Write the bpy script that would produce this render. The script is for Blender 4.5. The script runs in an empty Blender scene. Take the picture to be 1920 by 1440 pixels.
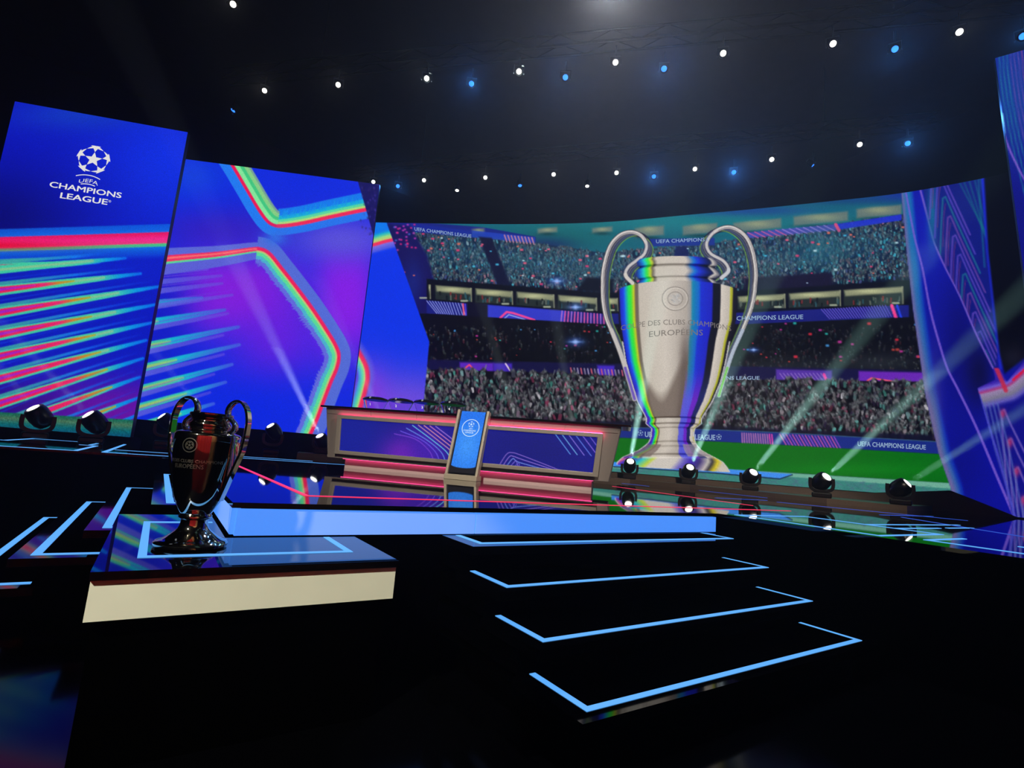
import bpy, bmesh, math, random
import numpy as np
from mathutils import Vector, Matrix

# ---------------------------------------------------------------- camera, world, lights, exposure
sc = bpy.context.scene
col = sc.collection
EYE = 0.334                                   # the lens is a third of a metre above the stage deck (deck = z 0)
def _camera_axes():
    c = np.array([960., 720.])
    v1 = np.array([2442., 988.]) - c; v2 = np.array([300., 809.]) - c   # vanishing points of the stair edges
    f = math.sqrt(-(v1 @ v2))
    u = lambda v: np.array([v[0], v[1], f]) / np.linalg.norm([v[0], v[1], f])
    X, Y = u(v1), u(v2); Z = np.cross(X, Y)
    if Z[1] > 0: Z = -Z
    return f, np.array([X, Y, Z])
FPX, RM = _camera_axes()
CAM = np.array([0., 0., EYE])
cd = bpy.data.cameras.new('camera'); cam = bpy.data.objects.new('camera', cd); col.objects.link(cam)
cd.sensor_width = 36.0; cd.lens = FPX / 1920 * 36.0; cd.clip_end = 200; cd.clip_start = 0.02
M = Matrix.Identity(4)
for i in range(3):
    M[i][0] = RM[i][0]; M[i][1] = -RM[i][1]; M[i][2] = -RM[i][2]; M[i][3] = CAM[i]
cam.matrix_world = M
sc.camera = cam
w = bpy.data.worlds.new('dark_studio'); sc.world = w; w.use_nodes = True
w.node_tree.nodes['Background'].inputs[0].default_value = (0.0, 0.0, 0.0, 1)
w.node_tree.nodes['Background'].inputs[1].default_value = 0.0
vs = sc.view_settings
vs.view_transform = 'Standard'; vs.look = 'None'; vs.gamma = 1.0; vs.exposure = 0.0; vs.use_curve_mapping = False
sc.cycles.use_denoising = True
sc.cycles.max_bounces = 7; sc.cycles.glossy_bounces = 4; sc.cycles.diffuse_bounces = 2; sc.cycles.transmission_bounces = 6
sc.cycles.volume_bounces = 0; sc.cycles.transparent_max_bounces = 16; sc.cycles.sample_clamp_indirect = 6.0

def lin(c): 
    c = np.asarray(c, float) / 255.0
    return np.where(c <= 0.04045, c / 12.92, ((c + 0.055) / 1.055) ** 2.4)
def spot(name, loc, target, power, color, angle, blend=0.3, radius=0.05):
    l = bpy.data.lights.new(name, 'SPOT'); l.energy = power; l.color = color; l.spot_size = math.radians(angle)
    l.spot_blend = blend; l.shadow_soft_size = radius
    o = bpy.data.objects.new(name, l); col.objects.link(o)
    o.location = loc; o.rotation_euler = (Vector(target) - Vector(loc)).to_track_quat('-Z', 'Y').to_euler()
    return o
# front lights of the studio behind the camera; those on tier and rear wall are added
spot('trophy_key_light', (-4.6, -1.2, 5.2), (0.40, 2.62, -0.10), 3700, (1.0, 0.985, 0.80), 15, 0.25, 0.12)
spot('desk_key_light', (-3.5, -2.5, 8.5), (3.9, 7.1, 0.6), 6500, (1.0, 0.93, 0.85), 22, 0.6, 0.25)
spot('desk_fill_light', (6.0, -5.0, 8.5), (4.2, 6.9, 0.6), 2600, (1.0, 0.90, 0.82), 22, 0.6, 0.25)

spot('added_tier_fill', (1.0, -4.0, 8.6), (12.0, 8.5, 0.1), 6000, (1.0, 0.86, 0.72), 30, 0.8, 0.25)  # lamp added to brighten the dark tier and the screen base
spot('added_rear_wall_fill', (2.5, -3.0, 8.0), (1.0, -8.9, 2.5), 9000, (1.0, 0.72, 0.42), 70, 0.8, 0.25)  # lamp added to light the unseen rear wall that the cup reflects

# ---------------------------------------------------------------- measuring helpers
def ray(px, py): return RM @ np.array([px - 960., py - 720., FPX])
def on_z(px, py, z):
    r = ray(px, py); return CAM + r * ((z - EYE) / r[2])
def on_plane(px, py, P0, n):
    r = ray(px, py); return CAM + r * (((np.asarray(P0) - CAM) @ n) / (r @ n))
def at_depth(px, py, d):
    r = ray(px, py); return CAM + r * (d / FPX)
def project(P):
    q = (np.asarray(P) - CAM) @ RM
    return 960 + q[..., 0] / q[..., 2] * FPX, 720 + q[..., 1] / q[..., 2] * FPX

# ---------------------------------------------------------------- materials
MAT = {}
def nodes_of(name):
    m = bpy.data.materials.new(name); m.use_nodes = True; MAT[name] = m
    return m, m.node_tree.nodes, m.node_tree.links, m.node_tree.nodes['Principled BSDF']
def pbr(name, rgb, rough=0.5, metal=0.0, noise=0.0, scale=20.0, bump=0.0, ior=1.5, spec=0.5, coat=0.0):
    m, n, l, b = nodes_of(name)
    c = tuple(lin(rgb)) + (1,)
    b.inputs['Base Color'].default_value = c; b.inputs['Roughness'].default_value = rough
    b.inputs['Metallic'].default_value = metal; b.inputs['IOR'].default_value = ior
    b.inputs['Specular IOR Level'].default_value = spec; b.inputs['Coat Weight'].default_value = coat
    tc = n.new('ShaderNodeTexCoord'); nz = n.new('ShaderNodeTexNoise'); nz.inputs['Scale'].default_value = scale
    nz.inputs['Detail'].default_value = 4; l.new(tc.outputs['Object'], nz.inputs['Vector'])
    if noise > 0:
        mx = n.new('ShaderNodeMix'); mx.data_type = 'RGBA'
        mx.inputs[6].default_value = tuple(x * (1 - noise) for x in c[:3]) + (1,)
        mx.inputs[7].default_value = tuple(min(1, x * (1 + noise)) for x in c[:3]) + (1,)
        l.new(nz.outputs['Fac'], mx.inputs[0]); l.new(mx.outputs[2], b.inputs['Base Color'])
    mr = n.new('ShaderNodeMapRange'); mr.inputs[3].default_value = max(0.0, rough * 0.8); mr.inputs[4].default_value = min(1, rough * 1.2)
    l.new(nz.outputs['Fac'], mr.inputs[0]); l.new(mr.outputs[0], b.inputs['Roughness'])
    if bump > 0:
        bp = n.new('ShaderNodeBump'); bp.inputs['Strength'].default_value = bump; bp.inputs['Distance'].default_value = 0.01
        l.new(nz.outputs['Fac'], bp.inputs['Height']); l.new(bp.outputs[0], b.inputs['Normal'])
    return m
def glow(name, rgb, strength=1.0, sampled=True, base=(0, 0, 0)):
    m, n, l, b = nodes_of(name)
    b.inputs['Base Color'].default_value = tuple(lin(base)) + (1,)
    b.inputs['Emission Color'].default_value = tuple(lin(rgb)) + (1,); b.inputs['Emission Strength'].default_value = strength
    b.inputs['Roughness'].default_value = 0.4
    m.cycles.emission_sampling = 'AUTO' if sampled else 'NONE'
    return m
def led(name):
    """LED module surface: the picture played on it, per LED, times a fine row structure."""
    m, n, l, b = nodes_of(name)
    a = n.new('ShaderNodeAttribute'); a.attribute_name = 'picture'
    tc = n.new('ShaderNodeTexCoord'); nz = n.new('ShaderNodeTexNoise'); nz.inputs['Scale'].default_value = 55; nz.inputs['Detail'].default_value = 2
    mr = n.new('ShaderNodeMapRange'); mr.inputs[1].default_value = 0.3; mr.inputs[2].default_value = 0.7
    mr.inputs[3].default_value = 0.84; mr.inputs[4].default_value = 1.14
    l.new(tc.outputs['Object'], nz.inputs['Vector']); l.new(nz.outputs['Fac'], mr.inputs[0])
    l.new(a.outputs['Color'], b.inputs['Emission Color']); l.new(mr.outputs[0], b.inputs['Emission Strength'])
    b.inputs['Base Color'].default_value = (0.004, 0.004, 0.005, 1); b.inputs['Roughness'].default_value = 0.6
    b.inputs['Specular IOR Level'].default_value = 0.1
    m.cycles.emission_sampling = 'NONE'
    return m
pbr('studio_black', (7, 7, 8), 0.85, noise=0.3, scale=3, spec=0.1)
pbr('floor_gloss', (2, 2, 3), 0.10, noise=0.3, scale=2, ior=1.22)
pbr('truss_black', (1, 1, 1), 0.8, noise=0.2, spec=0.0)
pbr('deck_gloss', (3, 3, 5), 0.025, noise=0.3, scale=2, ior=1.52)
pbr('deck_edge', (4, 4, 5), 0.25)
pbr('tread_gloss', (2, 2, 3), 0.05, noise=0.3, scale=4, ior=1.4)
pbr('void_black', (1, 1, 1), 0.8, noise=0.3, scale=6, spec=0.0, ior=1.0)
pbr('rear_brown', (86, 58, 34), 0.7, noise=0.3, scale=2)
pbr('tier_grey', (96, 82, 70), 0.32, noise=0.3, scale=60, bump=0.1)
pbr('black_metal', (9, 9, 10), 0.38, metal=0.3, noise=0.2)
pbr('black_plastic', (8, 8, 9), 0.3, noise=0.2)
pbr('stone_grey', (122, 112, 102), 0.55, noise=0.12, scale=70, bump=0.05)
pbr('frame_grey', (140, 131, 118), 0.45, metal=0.2, noise=0.08, scale=40)
pbr('kick_beige', (196, 176, 166), 0.5, noise=0.1, scale=50)
pbr('desk_top_black', (8, 8, 9), 0.15, noise=0.2)
pbr('lectern_beige', (178, 166, 142), 0.4, metal=0.25, noise=0.08)
pbr('silver', (205, 198, 186), 0.045, metal=1.0, noise=0.04, scale=12)
pbr('engraved_silver', (235, 230, 220), 0.3, metal=1.0, noise=0.1, scale=200)
pbr('plinth_white', (232, 232, 214), 0.6, noise=0.04, scale=9)
pbr('bowl_lid', (22, 20, 26), 0.15, noise=0.2)
pbr('red_cloth', (150, 8, 10), 0.8, noise=0.3, scale=8)
glow('strip_blue', (96, 176, 255), 1.0, False)
glow('strip_dim_blue', (46, 84, 200), 1.0, False)
glow('strip_red', (255, 52, 92), 1.0, False)
glow('strip_pink', (255, 70, 140), 3.2, True)
glow('strip_pink_up', (255, 46, 120), 26.0, True)
glow('riser_blue', (72, 144, 252), 1.0, False, (130, 130, 130))
glow('lens_white', (255, 250, 240), 3.0, False)
glow('lens_blue', (44, 116, 255), 2.6, False)
glow('print_white', (226, 224, 222), 1.0, False)
glow('print_dim', (140, 165, 195), 1.0, False)
glow('print_cyan', (196, 226, 255), 1.0, False)
glow('engraved_picture', (120, 112, 104), 1.0, False)
led('led_picture')
m, n, l, b = nodes_of('bowl_glass')
b.inputs['Base Color'].default_value = (0.9, 0.85, 0.95, 1); b.inputs['Roughness'].default_value = 0.02
b.inputs['Transmission Weight'].default_value = 1.0; b.inputs['IOR'].default_value = 1.05

# ---------------------------------------------------------------- mesh helpers
class MB:
    def __init__(s): s.v = []; s.f = []
    def add(s, vs_, fs_):
        o = len(s.v); s.v += [tuple(map(float, p)) for p in vs_]; s.f += [tuple(i + o for i in f) for f in fs_]
    def box(s, lo, hi):
        x0, y0, z0 = lo; x1, y1, z1 = hi
        s.add([(x0,y0,z0),(x1,y0,z0),(x1,y1,z0),(x0,y1,z0),(x0,y0,z1),(x1,y0,z1),(x1,y1,z1),(x0,y1,z1)],
              [(0,3,2,1),(4,5,6,7),(0,1,5,4),(1,2,6,5),(2,3,7,6),(3,0,4,7)])
    def prism(s, poly, z0, z1):
        n_ = len(poly)
        s.add([(x, y, z0) for x, y in poly] + [(x, y, z1) for x, y in poly],
              [tuple(range(n_ - 1, -1, -1)), tuple(range(n_, 2 * n_))] + [(i, (i + 1) % n_, n_ + (i + 1) % n_, n_ + i) for i in range(n_)])
    def extrude(s, poly3, d):
        """3-D polygon swept by vector d"""
        n_ = len(poly3); d = np.asarray(d)
        s.add([tuple(p) for p in poly3] + [tuple(np.asarray(p) + d) for p in poly3],
              [tuple(range(n_ - 1, -1, -1)), tuple(range(n_, 2 * n_))] + [(i, (i + 1) % n_, n_ + (i + 1) % n_, n_ + i) for i in range(n_)])
    def lathe(s, prof, seg=48, closed=False):
        o = len(s.v); n_ = len(prof)
        for r, z in prof:
            for k in range(seg):
                a = 2 * math.pi * k / seg; s.v.append((r * math.cos(a), r * math.sin(a), z))
        rings = n_ if closed else n_ - 1
        for i in range(rings):
            j = (i + 1) % n_
            for k in range(seg):
                k2 = (k + 1) % seg
                s.f.append((o + i * seg + k, o + i * seg + k2, o + j * seg + k2, o + j * seg + k))
        if not closed:
            s.f.append(tuple(o + k for k in range(seg - 1, -1, -1))); s.f.append(tuple(o + (n_ - 1) * seg + k for k in range(seg)))
    def sweep(s, path, section, side):
        """section: list of (a, b): a along the in-plane normal, b along vector side"""
        P = np.asarray(path, float); sd = np.asarray(side, float); n_ = len(P); m_ = len(section); o = len(s.v)
        T = np.gradient(P, axis=0); T /= np.linalg.norm(T, axis=1)[:, None]
        N = np.cross(T, sd); N /= np.linalg.norm(N, axis=1)[:, None]
        for i in range(n_):
            for a, b_ in section: s.v.append(tuple(P[i] + N[i] * a + sd * b_))
        for i in range(n_ - 1):
            for k in range(m_):
                k2 = (k + 1) % m_
                s.f.append((o + i * m_ + k, o + i * m_ + k2, o + (i + 1) * m_ + k2, o + (i + 1) * m_ + k))
        s.f.append(tuple(o + k for k in range(m_ - 1, -1, -1))); s.f.append(tuple(o + (n_ - 1) * m_ + k for k in range(m_)))
    def tube(s, a, b_, r, seg=10):
        a = Vector(a); b_ = Vector(b_); q = (b_ - a).to_track_quat('Z', 'Y'); o = len(s.v); L = (b_ - a).length
        for z in (0, L):
            for k in range(seg):
                t = 2 * math.pi * k / seg; s.v.append(tuple(a + q @ Vector((r * math.cos(t), r * math.sin(t), z))))
        for k in range(seg):
            k2 = (k + 1) % seg; s.f.append((o + k, o + k2, o + seg + k2, o + seg + k))
        s.f.append(tuple(o + k for k in range(seg - 1, -1, -1))); s.f.append(tuple(o + seg + k for k in range(seg)))
    def build(s, name, mat, parent=None, smooth=False, bevel=0.0, kind=None, label=None):
        me = bpy.data.meshes.new(name); me.from_pydata(s.v, [], s.f)
        bm = bmesh.new(); bm.from_mesh(me)
        bmesh.ops.recalc_face_normals(bm, faces=bm.faces)
        if bevel > 0:
            bmesh.ops.bevel(bm, geom=[e for e in bm.edges if len(e.link_faces) == 2 and e.calc_face_angle(0) > 0.5], offset=bevel, segments=2, affect='EDGES', profile=0.5)
        bm.to_mesh(me); bm.free()
        me.materials.append(MAT[mat])
        if smooth:
            for p in me.polygons: p.use_smooth = True
            me.set_sharp_from_angle(angle=math.radians(40))
        o = bpy.data.objects.new(name, me); col.objects.link(o)
        if parent is not None: o.parent = parent
        if kind: o['kind'] = kind
        if label: o['label'] = label
        return o
def thing(name, label, cat, loc=(0, 0, 0), rotz=0.0, group=None, kind=None):
    o = bpy.data.objects.new(name, None); col.objects.link(o); o.empty_display_size = 0.1
    o.location = loc; o.rotation_euler = (0, 0, rotz); o['label'] = label; o['category'] = cat
    if group: o['group'] = group
    if kind: o['kind'] = kind
    return o
def copy_tree(o, parent=None):
    c = o.copy(); col.objects.link(c); c.parent = parent
    for ch in list(o.children): copy_tree(ch, c)
    return c
ORD = ['first','second','third','fourth','fifth','sixth','seventh','eighth','ninth','tenth','eleventh','twelfth']

def text_geometry(s, bold=0.0, align='LEFT', res=3):
    """flat glyph outlines of a string: vertices (x right, y up, cap height about 0.7) and faces"""
    cu = bpy.data.curves.new('glyphs', 'FONT'); cu.body = s; cu.size = 1.0; cu.resolution_u = res; cu.fill_mode = 'FRONT'
    o = bpy.data.objects.new('glyphs', cu); col.objects.link(o)
    dg = bpy.context.evaluated_depsgraph_get(); dg.update()
    me = bpy.data.meshes.new_from_object(o.evaluated_get(dg))
    v = np.array([x.co[:2] for x in me.vertices]); f = [tuple(p.vertices) for p in me.polygons]
    bpy.data.objects.remove(o); bpy.data.curves.remove(cu); bpy.data.meshes.remove(me)
    if bold >= 0.008:                       # heavier strokes: the outline widened to both sides
        n0 = len(v); sh_ = [(-bold, -bold * .6), (bold, -bold * .6), (bold, bold * .6), (-bold, bold * .6)]
        f = [tuple(i + n0 * k for i in q) for k in range(4) for q in f]; v = np.vstack([v + np.array(d) for d in sh_])
    return v, f
def star_ball(seg_in=0.42):
    """the ball made of stars: twelve five-pointed stars spread like the pentagons of a football, seen from the front"""
    polys = []
    cs = [(0.0, 0.0)] + [(math.radians(63.43), math.radians(90 + 72 * k)) for k in range(5)] + [(math.radians(116.57), math.radians(54 + 72 * k)) for k in range(5)]
    for th, ph in cs:
        c = np.array([math.sin(th) * math.cos(ph), math.sin(th) * math.sin(ph), math.cos(th)])
        if th == 0: ex, ey = np.array([1., 0, 0]), np.array([0., 1, 0]); a0 = math.pi / 2
        else:
            ex = np.array([-math.sin(ph), math.cos(ph), 0]); ey = np.cross(c, ex); ey = -ey if ey[2] < 0 else ey; a0 = math.pi / 2   # ey heads to the front pole
            if th > 1.6: a0 = math.pi / 2 
        pts = []
        for k in range(10):
            rr = math.radians(31.2) if k % 2 == 0 else math.radians(31.2) * seg_in
            a = a0 + k * math.pi / 5
            if th > 1.6: a += math.pi / 5
            p = c * math.cos(rr) + (ex * math.cos(a) + ey * math.sin(a)) * math.sin(rr); pts.append(p)
        dense = []
        for i in range(10):
            for t in np.linspace(0, 1, 6)[:-1]:
                p = pts[i] * (1 - t) + pts[(i + 1) % 10] * t; dense.append(p / np.linalg.norm(p))
        vis = [p for p in dense if p[2] > 0.02]
        if len(vis) < 5: continue
        out = []
        for p in dense:
            if p[2] > 0.02: out.append(p[:2])
            else:
                q = p[:2] / max(1e-6, np.linalg.norm(p[:2])); out.append(q)
        if th > 1.6 and len(vis) < 8: continue
        polys.append(np.array(out))
    v = []; f = []
    for p in polys:
        o = len(v); c = p.mean(0); v += list(map(tuple, p)); v.append(tuple(c)); n_ = len(p)
        f += [(o + i, o + (i + 1) % n_, o + n_) for i in range(n_)]
    return np.array(v), f

# ---------------------------------------------------------------- painter for the pictures shown on the LED surfaces (sRGB 0..255)
class Art:
    def __init__(s, x0, y0, x1, y1, k=1.0):
        s.x0, s.y0, s.k = x0, y0, k; s.W = int((x1 - x0) * k); s.H = int((y1 - y0) * k)
        s.X, s.Y = np.meshgrid(x0 + (np.arange(s.W) + .5) / k, y0 + (np.arange(s.H) + .5) / k)
        s.a = np.zeros((s.H, s.W, 3))
    def win(s, x0, y0, x1, y1):
        i0 = max(0, int((y0 - s.y0) * s.k)); i1 = min(s.H, int((y1 - s.y0) * s.k) + 1)
        j0 = max(0, int((x0 - s.x0) * s.k)); j1 = min(s.W, int((x1 - s.x0) * s.k) + 1)
        return slice(i0, max(i0, i1)), slice(j0, max(j0, j1))
    def mix(s, w, m_, rgb):
        rgb = np.asarray(rgb, float)
        s.a[w] += (rgb - s.a[w]) * m_[..., None]
    def soft(s, cx, cy, rx, ry, rgb, a=1.0, p=2.0):
        w = s.win(cx - 2.8 * rx, cy - 2.8 * ry, cx + 2.8 * rx, cy + 2.8 * ry)
        if s.X[w].size == 0: return
        s.mix(w, a * np.exp(-(np.abs((s.X[w] - cx) / rx) ** p + np.abs((s.Y[w] - cy) / ry) ** p)), rgb)
    def sdist(s, pts, w):
        X, Y = s.X[w], s.Y[w]; best = np.full(X.shape, 1e9); sg = np.zeros(X.shape); par = np.zeros(X.shape)
        P = np.asarray(pts, float); L = np.concatenate([[0], np.cumsum(np.linalg.norm(np.diff(P, axis=0), axis=1))])
        for i in range(len(P) - 1):
            d = P[i + 1] - P[i]; l2 = d @ d + 1e-9
            t = np.clip(((X - P[i, 0]) * d[0] + (Y - P[i, 1]) * d[1]) / l2, 0, 1)
            ex = X - P[i, 0] - t * d[0]; ey = Y - P[i, 1] - t * d[1]; dd = ex * ex + ey * ey
            c = np.sign(d[0] * ey - d[1] * ex); k = dd < best
            best = np.where(k, dd, best); sg = np.where(k, c, sg); par = np.where(k, (L[i] + t * math.sqrt(l2)) / L[-1], par)
        return np.sqrt(best), sg, par
    def stroke(s, pts, wd, rgb, a=1.0, soft=1.0, wend=None, fade=None):
        P = np.asarray(pts, float); q = max(wd, wend or 0) / 2 + soft + 1
        w = s.win(P[:, 0].min() - q, P[:, 1].min() - q, P[:, 0].max() + q, P[:, 1].max() + q)
        if s.X[w].size == 0: return
        d, _, par = s.sdist(P, w)
        hw = wd / 2 if wend is None else (wd + (wend - wd) * par) / 2
        m_ = a * np.clip((hw + soft / 2 - d) / soft, 0, 1)
        if fade: m_ = m_ * np.interp(par, [x for x, _ in fade], [y for _, y in fade])
        s.mix(w, m_, rgb)
    def band(s, pts, prof, a=1.0, jag=0.0, seed=0, taper=0.0):
        """rainbow trail: prof = [(signed distance, rgb, alpha)]; the positive side is right of the travel direction"""
        P = np.asarray(pts, float); D = [p[0] for p in prof]; q = max(abs(D[0]), abs(D[-1])) + 2 + jag
        w = s.win(P[:, 0].min() - q, P[:, 1].min() - q, P[:, 0].max() + q, P[:, 1].max() + q)
        d, sg, par = s.sdist(P, w); d = d * sg
        if taper: d = d / (1 - taper * par)
        if jag:
            r = np.random.RandomState(seed); sp = r.rand(80); ph = par * 79
            j = sp[np.clip(ph.astype(int), 0, 79)] * (1 - (ph % 1)) ; d = np.where(d > 4, 4 + (d - 4) * (1 - jag * 0.03 * j), d)
        m_ = a * np.interp(d, D, [p[2] for p in prof]) * ((par > 1e-6) & (par < 1 - 1e-6))
        rgb = np.stack([np.interp(d, D, [p[1][i] for p in prof]) for i in range(3)], -1)
        s.a[w] += (rgb - s.a[w]) * m_[..., None]
    def poly(s, pts, rgb, a=1.0, soft=1.0, shade=None):
        P = np.asarray(pts, float)
        w = s.win(P[:, 0].min() - 2, P[:, 1].min() - 2, P[:, 0].max() + 2, P[:, 1].max() + 2)
        if s.X[w].size == 0: return
        X, Y = s.X[w], s.Y[w]; ins = np.zeros(X.shape, bool)
        for i in range(len(P)):
            (ax, ay), (bx, by) = P[i], P[(i + 1) % len(P)]
            if ay == by: continue
            ins ^= ((ay > Y) != (by > Y)) & (X < (bx - ax) * (Y - ay) / (by - ay) + ax)
        d, _, _ = s.sdist(np.vstack([P, P[:1]]), w)
        m_ = a * np.clip(0.5 + np.where(ins, d, -d) / soft, 0, 1)
        s.mix(w, m_, rgb)
    def streak(s, p0, p1, wd, stops, a=1.0, wend=2.0, soft=1.5):
        P = np.asarray([p0, p1], float); q = wd / 2 + soft + 1
        w = s.win(P[:, 0].min() - q, P[:, 1].min() - q, P[:, 0].max() + q, P[:, 1].max() + q)
        if s.X[w].size == 0: return
        d, _, par = s.sdist(P, w); hw = (wd + (wend - wd) * par ** 1.5) / 2
        m_ = a * np.clip((hw + soft / 2 - d) / soft, 0, 1)
        T = [x[0] for x in stops]
        rgb = np.stack([np.interp(par, T, [x[1][i] for x in stops]) for i in range(3)], -1)
        al = np.interp(par, T, [x[2] if len(x) > 2 else 1 for x in stops])
        s.a[w] += (rgb - s.a[w]) * (m_ * al)[..., None]
    def sample(s, px, py):
        u = np.clip((px - s.x0) * s.k - .5, 0, s.W - 1.001); v = np.clip((py - s.y0) * s.k - .5, 0, s.H - 1.001)
        i = v.astype(int); j = u.astype(int); fu = (u - j)[..., None]; fv = (v - i)[..., None]
        A = s.a
        return (A[i, j] * (1 - fu) + A[i, j + 1] * fu) * (1 - fv) + (A[i + 1, j] * (1 - fu) + A[i + 1, j + 1] * fu) * fv
def led_surface(name, P, rgb, parent, mat='led_picture'):
    """P: (rows, cols, 3) points of the LED face; rgb: (rows, cols, 3) picture in sRGB 0..255"""
    nr, nc = P.shape[:2]; me = bpy.data.meshes.new(name)
    idx = np.arange(nr * nc).reshape(nr, nc)
    q = np.stack([idx[:-1, :-1], idx[:-1, 1:], idx[1:, 1:], idx[1:, :-1]], -1).reshape(-1)
    nf = (nr - 1) * (nc - 1)
    me.vertices.add(nr * nc); me.vertices.foreach_set('co', P.reshape(-1).astype(np.float32))
    me.loops.add(nf * 4); me.loops.foreach_set('vertex_index', q.astype(np.int32))
    me.polygons.add(nf); me.polygons.foreach_set('loop_start', np.arange(0, nf * 4, 4, dtype=np.int32))
    me.update(calc_edges=True); me.validate()
    at = me.color_attributes.new('picture', 'FLOAT_COLOR', 'POINT')
    c = np.ones((nr * nc, 4), np.float32); c[:, :3] = lin(np.clip(rgb, 0, 255).reshape(-1, 3)); at.data.foreach_set('color', c.reshape(-1))
    me.materials.append(MAT[mat])
    o = bpy.data.objects.new(name, me); col.objects.link(o); o.parent = parent
    return o
# how strong the beams stand in the haze
HAZE_LAYERS = [(-0.87, 2.6, .0028, .75), (2.6, 4.6, .0016, .75), (4.6, 11.9, .0008, .88)]      # from, to, density, forward scattering
BEAM_POWER = 200000.0
BEAMS = {0: .3, 1: .5, 2: .6, 3: 1.0, 4: 2.4, 5: 3.4, 6: .8, 7: .8, 8: .9, 9: 2.2, 10: 1.6, 11: 2.5, 12: 2.6, 13: 2.0}
LAMP_POWER = {'white': 20.0, 'blue': 230.0}; LAMP_COLOR = {'white': (1.0, 1.0, .92), 'blue': (.06, .28, 1.0)}
WASH_POWER = 2500.0
# ================================================================ the room
GROUND = -0.885
def structure(name, lo, hi, mat, label):
    b_ = MB(); b_.box(lo, hi); o = b_.build(name, mat); o['kind'] = 'structure'; o['label'] = label; return o
structure('floor', (-11, -9, GROUND - 0.1), (19, 22, GROUND), 'floor_gloss', 'glossy black studio floor below the stage')
structure('ceiling', (-11, -9, 12.0), (19, 22, 12.1), 'studio_black', 'unlit black studio ceiling')
structure('wall_back', (-11, 21.9, GROUND), (19, 22, 12), 'studio_black', 'black wall behind the LED screens')
structure('wall_left', (-11, -9, GROUND), (-10.9, 21.9, 12), 'studio_black', 'black left studio wall')
structure('wall_right', (18.9, -9, GROUND), (19, 21.9, 12), 'studio_black', 'black right studio wall')
structure('wall_front', (-10.9, -9, GROUND), (18.9, -8.9, 12), 'rear_brown', 'unseen rear wall, brown made up for the cup reflections')  # brown is assumed, to give the cup warm reflections

# ================================================================ the stage
LV = [0.0, -0.178, -0.355, -0.528, -0.707]      # deck, then four treads down
def flat_path(b_, pts, wd, z0, z1, closed=False):
    """a flat mitred strip of width wd to the left of an axis-aligned path"""
    P = [np.array(p, float) for p in pts]; n_ = len(P); inner = []
    for i in range(n_):
        if closed: a, c = P[i] - P[i - 1], P[(i + 1) % n_] - P[i]
        else:
            a = P[i] - P[i - 1] if i > 0 else P[1] - P[0]; c = P[i + 1] - P[i] if i < n_ - 1 else P[i] - P[i - 1]
        a = a / np.linalg.norm(a); c = c / np.linalg.norm(c); na = np.array([-a[1], a[0]]); nc = np.array([-c[1], c[0]])
        m_ = (na + nc) / (1 + na @ nc); inner.append(P[i] + m_ * wd)
    o = len(b_.v)
    for p, q in zip(P, inner):
        b_.v += [(p[0], p[1], z1), (q[0], q[1], z1), (p[0], p[1], z0), (q[0], q[1], z0)]
    for i in range(n_ if closed else n_ - 1):
        j = (i + 1) % n_; A, B_ = o + 4 * i, o + 4 * j
        b_.f += [(A, B_, B_ + 1, A + 1), (A + 2, A + 3, B_ + 3, B_ + 2), (A, A + 2, B_ + 2, B_), (A + 1, B_ + 1, B_ + 3, A + 3)]
    if not closed:
        b_.f += [(o, o + 1, o + 3, o + 2)]; e = o + 4 * (n_ - 1); b_.f += [(e, e + 2, e + 3, e + 1)]

FY, LX, RX, WY = 3.11, 0.37, 4.53, 8.65          # deck front edge, left edge, right-wing edge, left-wing edge
outline = [(LX, FY), (RX, FY), (RX, -6.5), (18.4, -6.5), (18.4, 21.3), (-10.4, 21.3), (-10.4, WY), (LX, WY)]
inset = [(LX + .05, FY + .05), (RX + .05, FY + .05), (RX + .05, -6.4), (18.3, -6.4), (18.3, 21.2), (-10.3, 21.2), (-10.3, WY + .05), (LX + .05, WY + .05)]
stage = thing('stage', 'wide glossy black stage with glowing floor strips carrying the desk', 'stage', (2.5, FY, GROUND))
def st(o): o.location = Vector(o.location) - Vector((2.5, FY, GROUND)); return o
b_ = MB(); b_.prism(outline, -0.028, 0.0); st(b_.build('deck', 'deck_gloss', stage, label='glossy black mirror-like deck'))
b_ = MB(); b_.prism(inset, GROUND, -0.028); st(b_.build('understage', 'void_black', stage))
sx = float(on_plane(894, 975, (0, FY, 0), np.array([0, 1., 0]))[0])
for x0, x1 in ((LX + .03, sx - .004), (sx + .004, RX - .02)):
    b_ = MB(); b_.box((x0, FY + .012, -0.172), (x1, FY + .05, -0.036)); st(b_.build('riser_panel', 'riser_blue', stage, label='glowing light blue riser panel'))
b_ = MB(); b_.box((LX + .012, FY + .06, -0.172), (LX + .05, 4.5, -0.036)); st(b_.build('side_riser_panel', 'riser_blue', stage, label='glowing light blue side panel'))
def strips(paths, wd, mat, name, parent, shift, z=0.0, closed=False, label=None):
    for p in paths:
        b_ = MB(); flat_path(b_, p, wd, z, z + 0.003, closed); shift(b_.build(name, mat, parent, label=label))
strips([[(0.83, 8.6), (0.83, 3.58), (6.72, 3.58)], [(6.9, 4.2), (7.62, 7.6)]], 0.035, 'strip_red', 'floor_light_strip', stage, st, label='glowing red floor strip')
strips([[(5.95, 1.8), (5.95, 3.03), (4.66, 3.03), (4.66, 1.8)]], 0.035, 'strip_blue', 'floor_light_strip', stage, st, closed=True, label='glowing blue floor strip')
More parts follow.
